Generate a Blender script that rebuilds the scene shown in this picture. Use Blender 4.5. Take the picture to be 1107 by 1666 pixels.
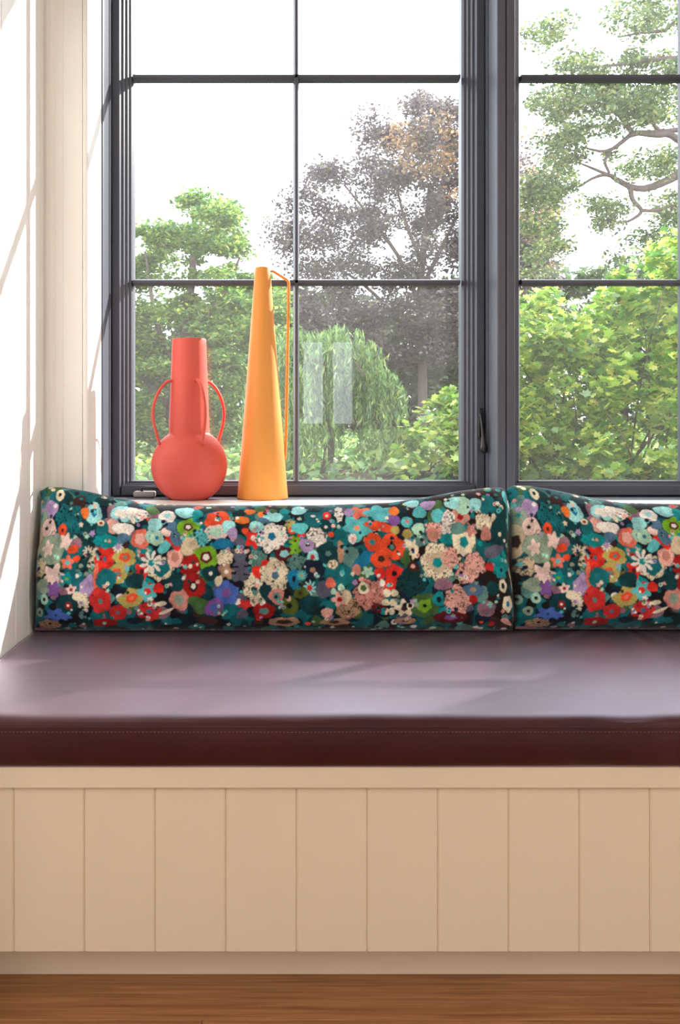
import bpy, bmesh, math, random
import numpy as np
from mathutils import Vector, Matrix, noise

for o in list(bpy.data.objects):
    bpy.data.objects.remove(o)
scene = bpy.context.scene
C = scene.collection
rng = np.random.default_rng(7)
random.seed(7)

# ------------------------------------------------------------------ camera
FPX, VX, VY, CAMZ = 1360.0, 420.0, 690.0, 1.066          # focal length in px, vanishing point, eye height
cam_d = bpy.data.cameras.new('camera')
cam = bpy.data.objects.new('camera', cam_d); C.objects.link(cam)
cam.location = (0, 0, CAMZ); cam.rotation_euler = (math.pi / 2, 0, 0)
cam_d.sensor_fit = 'VERTICAL'; cam_d.sensor_height = 36; cam_d.sensor_width = 24
cam_d.lens = FPX / 1666 * 36
cam_d.shift_x = (553.5 - VX) / 1666
cam_d.shift_y = -(833 - VY) / 1666
cam_d.clip_start = 0.02; cam_d.clip_end = 300
scene.camera = cam

# ------------------------------------------------------------------ light
scene.view_settings.view_transform = 'Standard'
scene.view_settings.look = 'None'
scene.view_settings.exposure = 0.0
scene.view_settings.gamma = 1.0
scene.view_settings.use_curve_mapping = False
world = bpy.data.worlds.new('hazy_bright_sky'); scene.world = world
world.use_nodes = True
bg = world.node_tree.nodes['Background']
bg.inputs[0].default_value = (0.90, 0.95, 1.0, 1); bg.inputs[1].default_value = 4.6
SUN = Vector((0.689, 0.5, 0.526)).normalized()
sun_d = bpy.data.lights.new('sun', 'SUN'); sun_d.energy = 14.0; sun_d.angle = math.radians(0.6)
sun_d.color = (1.0, 0.95, 0.88)
sun = bpy.data.objects.new('sun', sun_d); C.objects.link(sun)
sun.rotation_euler = SUN.to_track_quat('Z', 'Y').to_euler(); sun.location = (12, 9, 10)
for nm_, loc_, ry_ in (('room_fill', (-2.26, -0.7, 2.1), -math.pi / 2), ('room_fill', (3.86, -0.7, 2.1), math.pi / 2)):
    room_d = bpy.data.lights.new(nm_, 'AREA'); room_d.shape = 'RECTANGLE'      # unseen fill added on each side wall to brighten the bench front
    room_d.size = 1.5; room_d.size_y = 2.2; room_d.energy = 50; room_d.color = (1.0, 0.90, 0.79)
    room_l = bpy.data.objects.new(nm_, room_d); C.objects.link(room_l)
    room_l.location = loc_; room_l.rotation_euler = (0, ry_, 0)


def W(px, py, y):                                        # a point of the photograph at depth y
    return Vector(((px - VX) * y / FPX, y, CAMZ + (VY - py) * y / FPX))


def s2l(c):
    out = []
    for v in c:
        v /= 255.0
        out.append(v / 12.92 if v <= 0.04045 else ((v + 0.055) / 1.055) ** 2.4)
    return tuple(out)


# ------------------------------------------------------------------ materials
def new_mat(name):
    m = bpy.data.materials.new(name); m.use_nodes = True
    nt = m.node_tree; nt.nodes.clear()
    out = nt.nodes.new('ShaderNodeOutputMaterial')
    return m, nt, out


def link(nt, a, b):
    nt.links.new(a, b)


def paint(name, col, rough=0.45, var=0.04, scale=6.0, bump=0.0, bscale=200, spec=0.4, stretch=(1, 1, 1), sheen=0.0, coat=0.0):
    m, nt, out = new_mat(name)
    p = nt.nodes.new('ShaderNodeBsdfPrincipled')
    tc = nt.nodes.new('ShaderNodeTexCoord'); mp = nt.nodes.new('ShaderNodeMapping')
    mp.inputs['Scale'].default_value = stretch
    link(nt, tc.outputs['Object'], mp.inputs['Vector'])
    n = nt.nodes.new('ShaderNodeTexNoise'); n.inputs['Scale'].default_value = scale; n.inputs['Detail'].default_value = 4
    link(nt, mp.outputs[0], n.inputs['Vector'])
    r = nt.nodes.new('ShaderNodeValToRGB')
    lo = [max(0, c * (1 - var)) for c in col]; hi = [min(1, c * (1 + var)) for c in col]
    r.color_ramp.elements[0].color = (*lo, 1); r.color_ramp.elements[1].color = (*hi, 1)
    r.color_ramp.elements[0].position = 0.3; r.color_ramp.elements[1].position = 0.7
    link(nt, n.outputs['Fac'], r.inputs[0]); link(nt, r.outputs[0], p.inputs['Base Color'])
    p.inputs['Roughness'].default_value = rough
    p.inputs['Specular IOR Level'].default_value = spec
    p.inputs['Sheen Weight'].default_value = sheen
    p.inputs['Coat Weight'].default_value = coat
    if bump > 0:
        n2 = nt.nodes.new('ShaderNodeTexNoise'); n2.inputs['Scale'].default_value = bscale; n2.inputs['Detail'].default_value = 3
        link(nt, mp.outputs[0], n2.inputs['Vector'])
        b = nt.nodes.new('ShaderNodeBump'); b.inputs['Strength'].default_value = bump; b.inputs['Distance'].default_value = 0.002
        link(nt, n2.outputs['Fac'], b.inputs['Height']); link(nt, b.outputs[0], p.inputs['Normal'])
    link(nt, p.outputs[0], out.inputs[0])
    return m


def wood_mat(name):
    m, nt, out = new_mat(name)
    p = nt.nodes.new('ShaderNodeBsdfPrincipled')
    tc = nt.nodes.new('ShaderNodeTexCoord'); oi = nt.nodes.new('ShaderNodeObjectInfo')
    add = nt.nodes.new('ShaderNodeVectorMath'); add.operation = 'ADD'
    sc = nt.nodes.new('ShaderNodeVectorMath'); sc.operation = 'SCALE'; sc.inputs[3].default_value = 37.0
    cmb = nt.nodes.new('ShaderNodeCombineXYZ')
    for i in range(3): link(nt, oi.outputs['Random'], cmb.inputs[i])
    link(nt, cmb.outputs[0], sc.inputs[0]); link(nt, tc.outputs['Object'], add.inputs[0]); link(nt, sc.outputs[0], add.inputs[1])
    mp = nt.nodes.new('ShaderNodeMapping'); mp.inputs['Scale'].default_value = (1.4, 44, 44)
    link(nt, add.outputs[0], mp.inputs[0])
    n = nt.nodes.new('ShaderNodeTexNoise'); n.inputs['Scale'].default_value = 3; n.inputs['Detail'].default_value = 8; n.inputs['Distortion'].default_value = 0.6
    link(nt, mp.outputs[0], n.inputs['Vector'])
    r = nt.nodes.new('ShaderNodeValToRGB')
    r.color_ramp.elements[0].color = (*s2l((132, 88, 54)), 1); r.color_ramp.elements[0].position = 0.3
    r.color_ramp.elements[1].color = (*s2l((176, 128, 84)), 1); r.color_ramp.elements[1].position = 0.7
    link(nt, n.outputs['Fac'], r.inputs[0]); link(nt, r.outputs[0], p.inputs['Base Color'])
    p.inputs['Roughness'].default_value = 0.42
    b = nt.nodes.new('ShaderNodeBump'); b.inputs['Strength'].default_value = 0.15; b.inputs['Distance'].default_value = 0.001
    link(nt, n.outputs['Fac'], b.inputs['Height']); link(nt, b.outputs[0], p.inputs['Normal'])
    link(nt, p.outputs[0], out.inputs[0])
    return m


def leather_mat(name):
    m, nt, out = new_mat(name)
    p = nt.nodes.new('ShaderNodeBsdfPrincipled')
    tc = nt.nodes.new('ShaderNodeTexCoord')
    n = nt.nodes.new('ShaderNodeTexNoise'); n.inputs['Scale'].default_value = 5; n.inputs['Detail'].default_value = 5
    link(nt, tc.outputs['Object'], n.inputs['Vector'])
    r = nt.nodes.new('ShaderNodeValToRGB')
    r.color_ramp.elements[0].color = (0.034, 0.0050, 0.0070, 1); r.color_ramp.elements[0].position = 0.3
    r.color_ramp.elements[1].color = (0.054, 0.0075, 0.010, 1); r.color_ramp.elements[1].position = 0.7
    link(nt, n.outputs['Fac'], r.inputs[0]); link(nt, r.outputs[0], p.inputs['Base Color'])
    rr = nt.nodes.new('ShaderNodeMapRange'); rr.inputs['To Min'].default_value = 0.38; rr.inputs['To Max'].default_value = 0.48
    link(nt, n.outputs['Fac'], rr.inputs['Value']); link(nt, rr.outputs[0], p.inputs['Roughness'])
    p.inputs['Specular IOR Level'].default_value = 0.25
    p.inputs['Sheen Weight'].default_value = 0.25; p.inputs['Sheen Roughness'].default_value = 0.22; p.inputs['Sheen Tint'].default_value = (0.86, 0.78, 1.0, 1)  # lavender sheen tint stands in for sky reflected from the window
    v = nt.nodes.new('ShaderNodeTexVoronoi'); v.inputs['Scale'].default_value = 420
    link(nt, tc.outputs['Object'], v.inputs['Vector'])
    b = nt.nodes.new('ShaderNodeBump'); b.inputs['Strength'].default_value = 0.12; b.inputs['Distance'].default_value = 0.0008
    link(nt, v.outputs['Distance'], b.inputs['Height']); link(nt, b.outputs[0], p.inputs['Normal'])
    # polished finish: a gloss growing towards grazing view; lavender tint paints in reflected sky
    lw = nt.nodes.new('ShaderNodeLayerWeight'); lw.inputs['Blend'].default_value = 0.5
    pw = nt.nodes.new('ShaderNodeMath'); pw.operation = 'POWER'; pw.inputs[1].default_value = 2.4; link(nt, lw.outputs['Facing'], pw.inputs[0])
    ml = nt.nodes.new('ShaderNodeMath'); ml.operation = 'MULTIPLY_ADD'; ml.inputs[1].default_value = 0.66; ml.inputs[2].default_value = 0.01; ml.use_clamp = True
    link(nt, pw.outputs[0], ml.inputs[0])
    gl = nt.nodes.new('ShaderNodeBsdfGlossy'); gl.inputs['Roughness'].default_value = 0.44; gl.inputs['Color'].default_value = (0.90, 0.82, 1.0, 1)
    link(nt, b.outputs[0], gl.inputs['Normal'])
    mx = nt.nodes.new('ShaderNodeMixShader'); link(nt, ml.outputs[0], mx.inputs[0]); link(nt, p.outputs[0], mx.inputs[1]); link(nt, gl.outputs[0], mx.inputs[2])
    link(nt, mx.outputs[0], out.inputs[0])
    return m


def fabric_mat(name):
    m, nt, out = new_mat(name)
    p = nt.nodes.new('ShaderNodeBsdfPrincipled')
    a = nt.nodes.new('ShaderNodeAttribute'); a.attribute_name = 'print'
    tc = nt.nodes.new('ShaderNodeTexCoord')
    n = nt.nodes.new('ShaderNodeTexNoise'); n.inputs['Scale'].default_value = 260; n.inputs['Detail'].default_value = 2
    link(nt, tc.outputs['Object'], n.inputs['Vector'])
    mr = nt.nodes.new('ShaderNodeMapRange'); mr.inputs['To Min'].default_value = 0.78; mr.inputs['To Max'].default_value = 1.2
    link(nt, n.outputs['Fac'], mr.inputs['Value'])
    mx = nt.nodes.new('ShaderNodeVectorMath'); mx.operation = 'SCALE'
    link(nt, a.outputs['Color'], mx.inputs[0]); link(nt, mr.outputs[0], mx.inputs[3])
    link(nt, mx.outputs[0], p.inputs['Base Color'])
    p.inputs['Roughness'].default_value = 0.85; p.inputs['Specular IOR Level'].default_value = 0.15
    p.inputs['Sheen Weight'].default_value = 0.3; p.inputs['Sheen Roughness'].default_value = 0.35
    b = nt.nodes.new('ShaderNodeBump'); b.inputs['Strength'].default_value = 0.35; b.inputs['Distance'].default_value = 0.002
    link(nt, n.outputs['Fac'], b.inputs['Height']); link(nt, b.outputs[0], p.inputs['Normal'])
    link(nt, p.outputs[0], out.inputs[0])
    return m


def leaf_mat(name, cols, transl=0.5, gloss=0.06):
    m, nt, out = new_mat(name)
    g = nt.nodes.new('ShaderNodeNewGeometry'); oi = nt.nodes.new('ShaderNodeObjectInfo')
    ad = nt.nodes.new('ShaderNodeMath'); ad.operation = 'ADD'; fr = nt.nodes.new('ShaderNodeMath'); fr.operation = 'FRACT'
    link(nt, g.outputs['Random Per Island'], ad.inputs[0]); link(nt, oi.outputs['Random'], ad.inputs[1]); link(nt, ad.outputs[0], fr.inputs[0])
    r = nt.nodes.new('ShaderNodeValToRGB'); e = r.color_ramp.elements
    while len(e) < len(cols): e.new(0.5)
    for i, c in enumerate(cols):
        e[i].position = i / (len(cols) - 1); e[i].color = (*s2l(c), 1)
    link(nt, fr.outputs[0], r.inputs[0])
    d = nt.nodes.new('ShaderNodeBsdfDiffuse'); t = nt.nodes.new('ShaderNodeBsdfTranslucent')
    gl = nt.nodes.new('ShaderNodeBsdfGlossy'); gl.inputs['Roughness'].default_value = 0.45
    link(nt, r.outputs[0], d.inputs['Color']); link(nt, r.outputs[0], t.inputs['Color'])
    m1 = nt.nodes.new('ShaderNodeMixShader'); m1.inputs[0].default_value = transl
    link(nt, d.outputs[0], m1.inputs[1]); link(nt, t.outputs[0], m1.inputs[2])
    m2 = nt.nodes.new('ShaderNodeMixShader'); m2.inputs[0].default_value = gloss
    link(nt, m1.outputs[0], m2.inputs[1]); link(nt, gl.outputs[0], m2.inputs[2])
    link(nt, m2.outputs[0], out.inputs[0])
    return m


def glass_mat(name, veil):
    m, nt, out = new_mat(name)
    tr = nt.nodes.new('ShaderNodeBsdfTransparent'); gl = nt.nodes.new('ShaderNodeBsdfGlossy'); gl.inputs['Roughness'].default_value = 0.0
    tl = nt.nodes.new('ShaderNodeBsdfTranslucent'); tl.inputs['Color'].default_value = (1, 1, 1, 1)  # translucent share imitates the glare that veils the view
    ge = nt.nodes.new('ShaderNodeNewGeometry'); dot = nt.nodes.new('ShaderNodeVectorMath'); dot.operation = 'DOT_PRODUCT'
    link(nt, ge.outputs['Incoming'], dot.inputs[0]); link(nt, ge.outputs['Normal'], dot.inputs[1])
    def mth(op, a, b):                                   # reflectance of a thin sheet, the same from both sides
        n_ = nt.nodes.new('ShaderNodeMath'); n_.operation = op
        for i_, v_ in enumerate((a, b)):
            if isinstance(v_, (int, float)): n_.inputs[i_].default_value = v_
            else: link(nt, v_, n_.inputs[i_])
        return n_.outputs[0]
    f5 = mth('POWER', mth('SUBTRACT', 1.0, mth('ABSOLUTE', dot.outputs['Value'], 0)), 5.0)
    fres = mth('ADD', mth('MULTIPLY', f5, 0.96), 0.04)
    m1 = nt.nodes.new('ShaderNodeMixShader'); link(nt, fres, m1.inputs[0])
    link(nt, tr.outputs[0], m1.inputs[1]); link(nt, gl.outputs[0], m1.inputs[2])
    tc = nt.nodes.new('ShaderNodeTexCoord'); n = nt.nodes.new('ShaderNodeTexNoise'); n.inputs['Scale'].default_value = 3; n.inputs['Detail'].default_value = 6
    link(nt, tc.outputs['Object'], n.inputs['Vector'])
    mr = nt.nodes.new('ShaderNodeMapRange'); mr.inputs['To Min'].default_value = veil * 0.6; mr.inputs['To Max'].default_value = veil * 1.4
    link(nt, n.outputs['Fac'], mr.inputs['Value'])
    m2 = nt.nodes.new('ShaderNodeMixShader'); link(nt, mr.outputs[0], m2.inputs[0])
    link(nt, m1.outputs[0], m2.inputs[1]); link(nt, tl.outputs[0], m2.inputs[2])
    link(nt, m2.outputs[0], out.inputs[0])
    return m


M = {}
M['white'] = paint('warm_white_paint', (0.90, 0.885, 0.86), 0.42, 0.02)
M['ceiling'] = paint('ceiling_paint', (0.86, 0.85, 0.82), 0.6, 0.02)
M['cream'] = paint('cream_paint', (0.82, 0.72, 0.59), 0.45, 0.03, scale=2.5)
M['frame'] = paint('charcoal_window_paint', s2l((80, 84, 98)), 0.38, 0.05, spec=0.5)
M['black'] = paint('black_metal', (0.012, 0.012, 0.014), 0.35, 0.1, spec=0.5)
M['steel'] = paint('brushed_grey_metal', (0.35, 0.34, 0.33), 0.35, 0.1)
M['floor'] = wood_mat('oak_floor')
M['leather'] = leather_mat('burgundy_leather')
M['thread'] = paint('pale_burgundy_thread', s2l((120, 70, 72)), 0.6, 0.05)
M['fabric'] = fabric_mat('floral_print_fabric')
M['coral'] = paint('coral_powder_coat', s2l((216, 92, 80)), 0.5, 0.03, bump=0.08, bscale=600, spec=0.35)
M['orange'] = paint('amber_powder_coat', s2l((238, 160, 76)), 0.48, 0.03, bump=0.08, bscale=600, spec=0.35)
M['glass'] = glass_mat('veiled_window_glass', 0.017)
M['bark'] = paint('grey_brown_bark', s2l((92, 80, 76)), 0.9, 0.3, scale=8, bump=0.6, bscale=30, stretch=(1, 1, 0.25))
M['soil'] = paint('brown_soil', s2l((74, 64, 48)), 0.95, 0.35, scale=3, bump=0.8, bscale=25)
M['cladding'] = paint('outside_wall_render', (0.7, 0.69, 0.66), 0.8, 0.05)


# ------------------------------------------------------------------ mesh helpers
def tag(o, label=None, cat=None, group=None, kind=None):
    if label: o['label'] = label
    if cat: o['category'] = cat
    if group: o['group'] = group
    if kind: o['kind'] = kind
    return o


def obj(name, mesh, mat=None, parent=None, loc=None, rot=None):
    if isinstance(mesh, bmesh.types.BMesh):
        bm = mesh; mesh = bpy.data.meshes.new(name)
        bmesh.ops.recalc_face_normals(bm, faces=bm.faces)
        bm.to_mesh(mesh); bm.free()
    o = bpy.data.objects.new(name, mesh); C.objects.link(o)
    if mat and not mesh.materials: mesh.materials.append(mat)
    if parent: o.parent = parent
    if loc is not None: o.location = loc
    if rot is not None: o.rotation_euler = rot
    return o


def empty(name, loc=(0, 0, 0)):
    o = bpy.data.objects.new(name, None); C.objects.link(o); o.location = loc
    o.empty_display_size = 0.05
    return o


def box(bm, x0, x1, y0, y1, z0, z1, bevel=0.0, seg=2):
    r = bmesh.ops.create_cube(bm, size=1.0)
    vs = r['verts']
    for v in vs:
        v.co = Vector(((x0 + x1) / 2 + v.co.x * (x1 - x0), (y0 + y1) / 2 + v.co.y * (y1 - y0), (z0 + z1) / 2 + v.co.z * (z1 - z0)))
    if bevel > 0:
        es = list({e for v in vs for e in v.link_edges})
        bmesh.ops.bevel(bm, geom=es, offset=bevel, segments=seg, affect='EDGES', profile=0.5)
    return bm


def B(x0, x1, y0, y1, z0, z1, bevel=0.0, seg=2):
    return box(bmesh.new(), x0, x1, y0, y1, z0, z1, bevel, seg)


def smooth(o, on=True):
    o.data.polygons.foreach_set('use_smooth', np.full(len(o.data.polygons), on))
    return o


def prism(profile, axis, a0, a1):
    """profile: closed list of 2-D points; axis 'x' (profile y,z) or 'z' (profile x,y); extruded a0..a1"""
    bm = bmesh.new()
    def P(p, a): return (a, p[0], p[1]) if axis == 'x' else (p[0], p[1], a)
    A = [bm.verts.new(P(p, a0)) for p in profile]; Bv = [bm.verts.new(P(p, a1)) for p in profile]
    n = len(profile)
    for i in range(n):
        bm.faces.new((A[i], A[(i + 1) % n], Bv[(i + 1) % n], Bv[i]))
    bm.faces.new(A); bm.faces.new(Bv)
    return bm


def tube(bm, pts, radii, seg=8, cap=True):
    pts = [Vector(p) for p in pts]
    if not hasattr(radii, '__len__'): radii = [radii] * len(pts)
    rings = []; up = None
    for i, p in enumerate(pts):
        t = (pts[min(i + 1, len(pts) - 1)] - pts[max(i - 1, 0)]).normalized()
        if up is None:
            up = Vector((0, 0, 1)) if abs(t.z) < 0.9 else Vector((1, 0, 0))
        a = (up - t * up.dot(t)).normalized(); b = t.cross(a); up = a
        rings.append([bm.verts.new(p + (a * math.cos(2 * math.pi * k / seg) + b * math.sin(2 * math.pi * k / seg)) * radii[i]) for k in range(seg)])
    for i in range(len(rings) - 1):
        for k in range(seg):
            bm.faces.new((rings[i][k], rings[i][(k + 1) % seg], rings[i + 1][(k + 1) % seg], rings[i + 1][k]))
    if cap:
        bm.faces.new(rings[0][::-1]); bm.faces.new(rings[-1])
    return bm


def lathe(bm, prof, seg=64, center=(0, 0)):
    """prof: list of (r, z) from bottom centre outwards and up; closed at r = 0 ends"""
    rings = []
    for r, z in prof:
        if r < 1e-6: rings.append([bm.verts.new((center[0], center[1], z))])
        else: rings.append([bm.verts.new((center[0] + r * math.cos(2 * math.pi * k / seg), center[1] + r * math.sin(2 * math.pi * k / seg), z)) for k in range(seg)])
    for a, b in zip(rings, rings[1:]):
        for k in range(seg):
            k2 = (k + 1) % seg
            if len(a) == 1 and len(b) > 1: bm.faces.new((a[0], b[k2], b[k]))
            elif len(b) == 1 and len(a) > 1: bm.faces.new((a[k], a[k2], b[0]))
            elif len(a) > 1: bm.faces.new((a[k], a[k2], b[k2], b[k]))
    return bm


def spline(pts, n):
    """Catmull-Rom through pts"""
    P = [Vector(p) for p in pts]; P = [P[0] * 2 - P[1]] + P + [P[-1] * 2 - P[-2]]
    out = []
    segs = len(P) - 3
    for i in range(n):
        f = i / (n - 1) * segs; k = min(int(f), segs - 1); t = f - k
        a, b, c, d = P[k:k + 4]
        out.append(0.5 * ((2 * b) + (c - a) * t + (2 * a - 5 * b + 4 * c - d) * t * t + (3 * b - a - 3 * c + d) * t ** 3))
    return out


def np_mesh(name, V, F):
    """V (n,3), F (m,k) all faces with k corners"""
    me = bpy.data.meshes.new(name)
    V = np.asarray(V, np.float32); F = np.asarray(F, np.int32); k = F.shape[1]
    me.vertices.add(len(V)); me.vertices.foreach_set('co', V.ravel())
    me.loops.add(F.size); me.loops.foreach_set('vertex_index', F.ravel())
    me.polygons.add(len(F)); me.polygons.foreach_set('loop_start', np.arange(len(F), dtype=np.int32) * k)
    me.update(calc_edges=True); me.validate()
    return me


# ------------------------------------------------------------------ the setting: room shell
XL, XR = -0.613, 2.153           # side walls of the window nook
YB, YF, YM = 2.403, 1.605, 1.50  # window wall, bench face, mouth of the nook
CEIL = 2.95
RX0, RX1, RY0 = -2.3, 3.9, -2.9  # the room behind the camera
WX0, WX1, WZ0, WZ1 = -0.53, 2.07, 0.83, 2.93   # hole in the window wall (outer)
OUT = 2.83


def planks_run(parent, name, mat, axis, start, stop, width, z0, z1, face, depth, cham, flip=1, first=None):
    """upright boards side by side with a V joint; axis 'x' boards facing -y, axis 'y' boards facing +x"""
    a = start; meshes = {}
    while a < stop - 0.005:
        w = min(width, stop - a) if not (first and a == start) else first
        key = round(w, 4)
        if key not in meshes:
            g = 0.0001
            pr = [(g, 0), (g, depth - cham), (g + cham, depth), (w - g - cham, depth), (w - g, depth - cham), (w - g, 0)]
            bm = prism(pr, 'z', z0, z1)
            meshes[key] = bm
            me = bpy.data.meshes.new(name); bmesh.ops.recalc_face_normals(bm, faces=bm.faces); bm.to_mesh(me); bm.free()
            me.materials.append(mat); meshes[key] = me
        o = bpy.data.objects.new(name, meshes[key]); C.objects.link(o); o.parent = parent
        if axis == 'x':                      # profile x along x, depth towards -y
            o.matrix_local = Matrix(((1, 0, 0, a), (0, -1, 0, face), (0, 0, 1, 0), (0, 0, 0, 1)))
        else:                                # profile x along y, depth towards +x
            o.matrix_local = Matrix(((0, 1, 0, face), (1, 0, 0, a), (0, 0, 1, 0), (0, 0, 0, 1)))
        a += w


# floor of oak planks
fl = tag(obj('floor', B(RX0, RX1, RY0, 2.5, -0.17, -0.0688), M['floor']), 'warm oak plank floor', kind='structure')
fw = 0.165; FZ = -0.0528
rows = [1.735 - fw * k for k in range(28)]
pm = {}
for k, y1 in enumerate(rows):
    y0 = y1 - fw
    x = RX0 - (0.0 if k == 0 else random.uniform(0.2, 1.4))
    if k == 0: cuts = [RX0, -1.4, 0.9, RX1]
    elif k == 1: cuts = [RX0, -1.9, -0.105, 1.85, RX1]
    else:
        cuts = [RX0]
        while cuts[-1] < RX1 - 0.3: cuts.append(min(RX1, cuts[-1] + random.choice((1.3, 1.7, 2.1))))
        cuts[-1] = RX1
    for a, b in zip(cuts, cuts[1:]):
        L = round(b - a, 3)
        if L not in pm:
            bm = B(0.0004, L - 0.0004, 0.0004, fw - 0.0004, -0.016, 0.0, 0.0008, 1)
            me = bpy.data.meshes.new('plank'); bm.to_mesh(me); bm.free(); me.materials.append(M['floor']); pm[L] = me
        o = bpy.data.objects.new('plank', pm[L]); C.objects.link(o); o.parent = fl; o.location = (a, y0, FZ)

tag(obj('ceiling', B(RX0 - 0.1, RX1 + 0.1, RY0 - 0.1, OUT, CEIL, CEIL + 0.1), M['ceiling']), 'flat white ceiling', kind='structure')

# left wall of the nook: painted boards
wl = tag(obj('wall_left', B(XL - 0.14, XL - 0.012, YM, OUT, -0.1, CEIL), M['white']), 'white boarded side wall of the window nook', kind='structure')
planks_run(wl, 'board', M['white'], 'y', 1.524, YB, 0.118, 0.0, CEIL - 0.002, XL - 0.012, 0.012, 0.0035, first=0.118)
wr = tag(obj('wall_right', B(XR + 0.012, XR + 0.14, YM, OUT, -0.1, CEIL), M['white']), 'white boarded wall at the far end of the nook', kind='structure')
bm = B(XR, XR + 0.012, 1.524, YB, 0.0, CEIL - 0.002, 0.002, 1)
obj('board', bm, M['white'], wr)
# room walls beside and behind the camera
tag(obj('wall_nook_left', B(RX0, XL - 0.0, YM - 0.02, YM + 0.02, -0.1, CEIL), M['white']), 'white room wall left of the nook', kind='structure')
tag(obj('wall_nook_right', B(XR, RX1, YM - 0.02, YM + 0.02, -0.1, CEIL), M['white']), 'white room wall right of the nook', kind='structure')
tag(obj('wall_room_left', B(RX0 - 0.1, RX0, RY0, YM, -0.1, CEIL), M['white']), 'white side wall of the room', kind='structure')
tag(obj('wall_room_right', B(RX1, RX1 + 0.1, RY0, YM, -0.1, CEIL), M['white']), 'white opposite side wall of the room', kind='structure')
bm = bmesh.new()                               # wall behind the camera with two tall narrow windows
sx = [(0.46, 0.66), (0.76, 0.96)]
z0w, z1w = 1.07, 1.9
xs = [RX0] + [v for s in sx for v in s] + [RX1]
for i in range(0, len(xs), 2): box(bm, xs[i], xs[i + 1], RY0 - 0.1, RY0, -0.1, CEIL)
for a, b in sx:
    box(bm, a, b, RY0 - 0.1, RY0, -0.1, z0w); box(bm, a, b, RY0 - 0.1, RY0, z1w, CEIL)
tag(obj('wall_front', bm, M['white']), 'white wall behind the viewer with two narrow windows', kind='structure')

# window wall
wb = tag(empty('wall_back'), 'white wall around the big window', kind='structure')
obj('wall_panel', B(XL - 0.012, XR + 0.012, YB + 0.012, OUT, -0.1, WZ0 - 0.03), M['white'], wb)
obj('wall_panel', B(XL - 0.012, WX0, YB + 0.012, OUT, WZ0 - 0.03, CEIL), M['white'], wb)
obj('wall_panel', B(WX1, XR + 0.012, YB + 0.012, OUT, WZ0 - 0.03, CEIL), M['white'], wb)
obj('apron_board', B(XL, XR, YB, YB + 0.012, 0.42, WZ0 - 0.03), M['white'], wb)

# casing beside the window (profiled), white jamb lining, sill board
def casing(name, sgn, xo, xi, label):
    """xo = corner side, xi = window side"""
    t = tag(empty(name), label, kind='structure')
    def X(f): return xo + (xi - xo) * f
    pr = [(X(0), YB + 0.012), (X(0), YB - 0.012), (X(0.06), YB - 0.014), (X(0.17), YB - 0.014), (X(0.21), YB - 0.008),
          (X(0.25), YB - 0.002), (X(0.40), YB - 0.002), (X(0.44), YB - 0.006), (X(0.86), YB - 0.006), (X(0.87), YB + 0.012)]
    obj('casing', prism(pr, 'z', WZ0, CEIL - 0.001), M['white'], t)
    pr = []
    for k in range(9):
        a = math.pi * k / 8
        pr.append((X(0.935) + (X(0.065) - X(0)) * math.cos(a) * -1, YB - 0.006 - 0.007 * math.sin(a)))
    pr = [(X(0.87), YB + 0.012)] + pr + [(X(1.0), YB + 0.012)]
    obj('bead', prism(pr, 'z', WZ0, CEIL - 0.001), M['white'], t)
    x0, x1 = sorted((xi, xi - sgn * 0.04))
    obj('jamb_lining', B(x0, x1, YB + 0.012, 2.592, WZ0, CEIL - 0.002, 0.001, 1), M['white'], t)
    return t


casing('trim_1', 1, XL, -0.486, 'white moulded casing and jamb left of the window')
casing('trim_2', -1, XR, 2.026, 'white moulded casing and jamb right of the window')
pr = [(2.594, WZ0 - 0.028), (2.594, WZ0), (2.392, WZ0), (2.386, WZ0 - 0.003), (2.382, WZ0 - 0.010), (2.382, WZ0 - 0.018), (2.386, WZ0 - 0.025), (2.392, WZ0 - 0.028)]
tag(obj('trim_3', prism(pr, 'x', XL, XR), M['white']), 'white painted window sill board under the vases', kind='structure')


# ------------------------------------------------------------------ casement windows
def strip(bm, x0, x1, y0, y1, z0, z1, b=0.0015): box(bm, x0, x1, y0, y1, z0, z1, b, 1)


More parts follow.
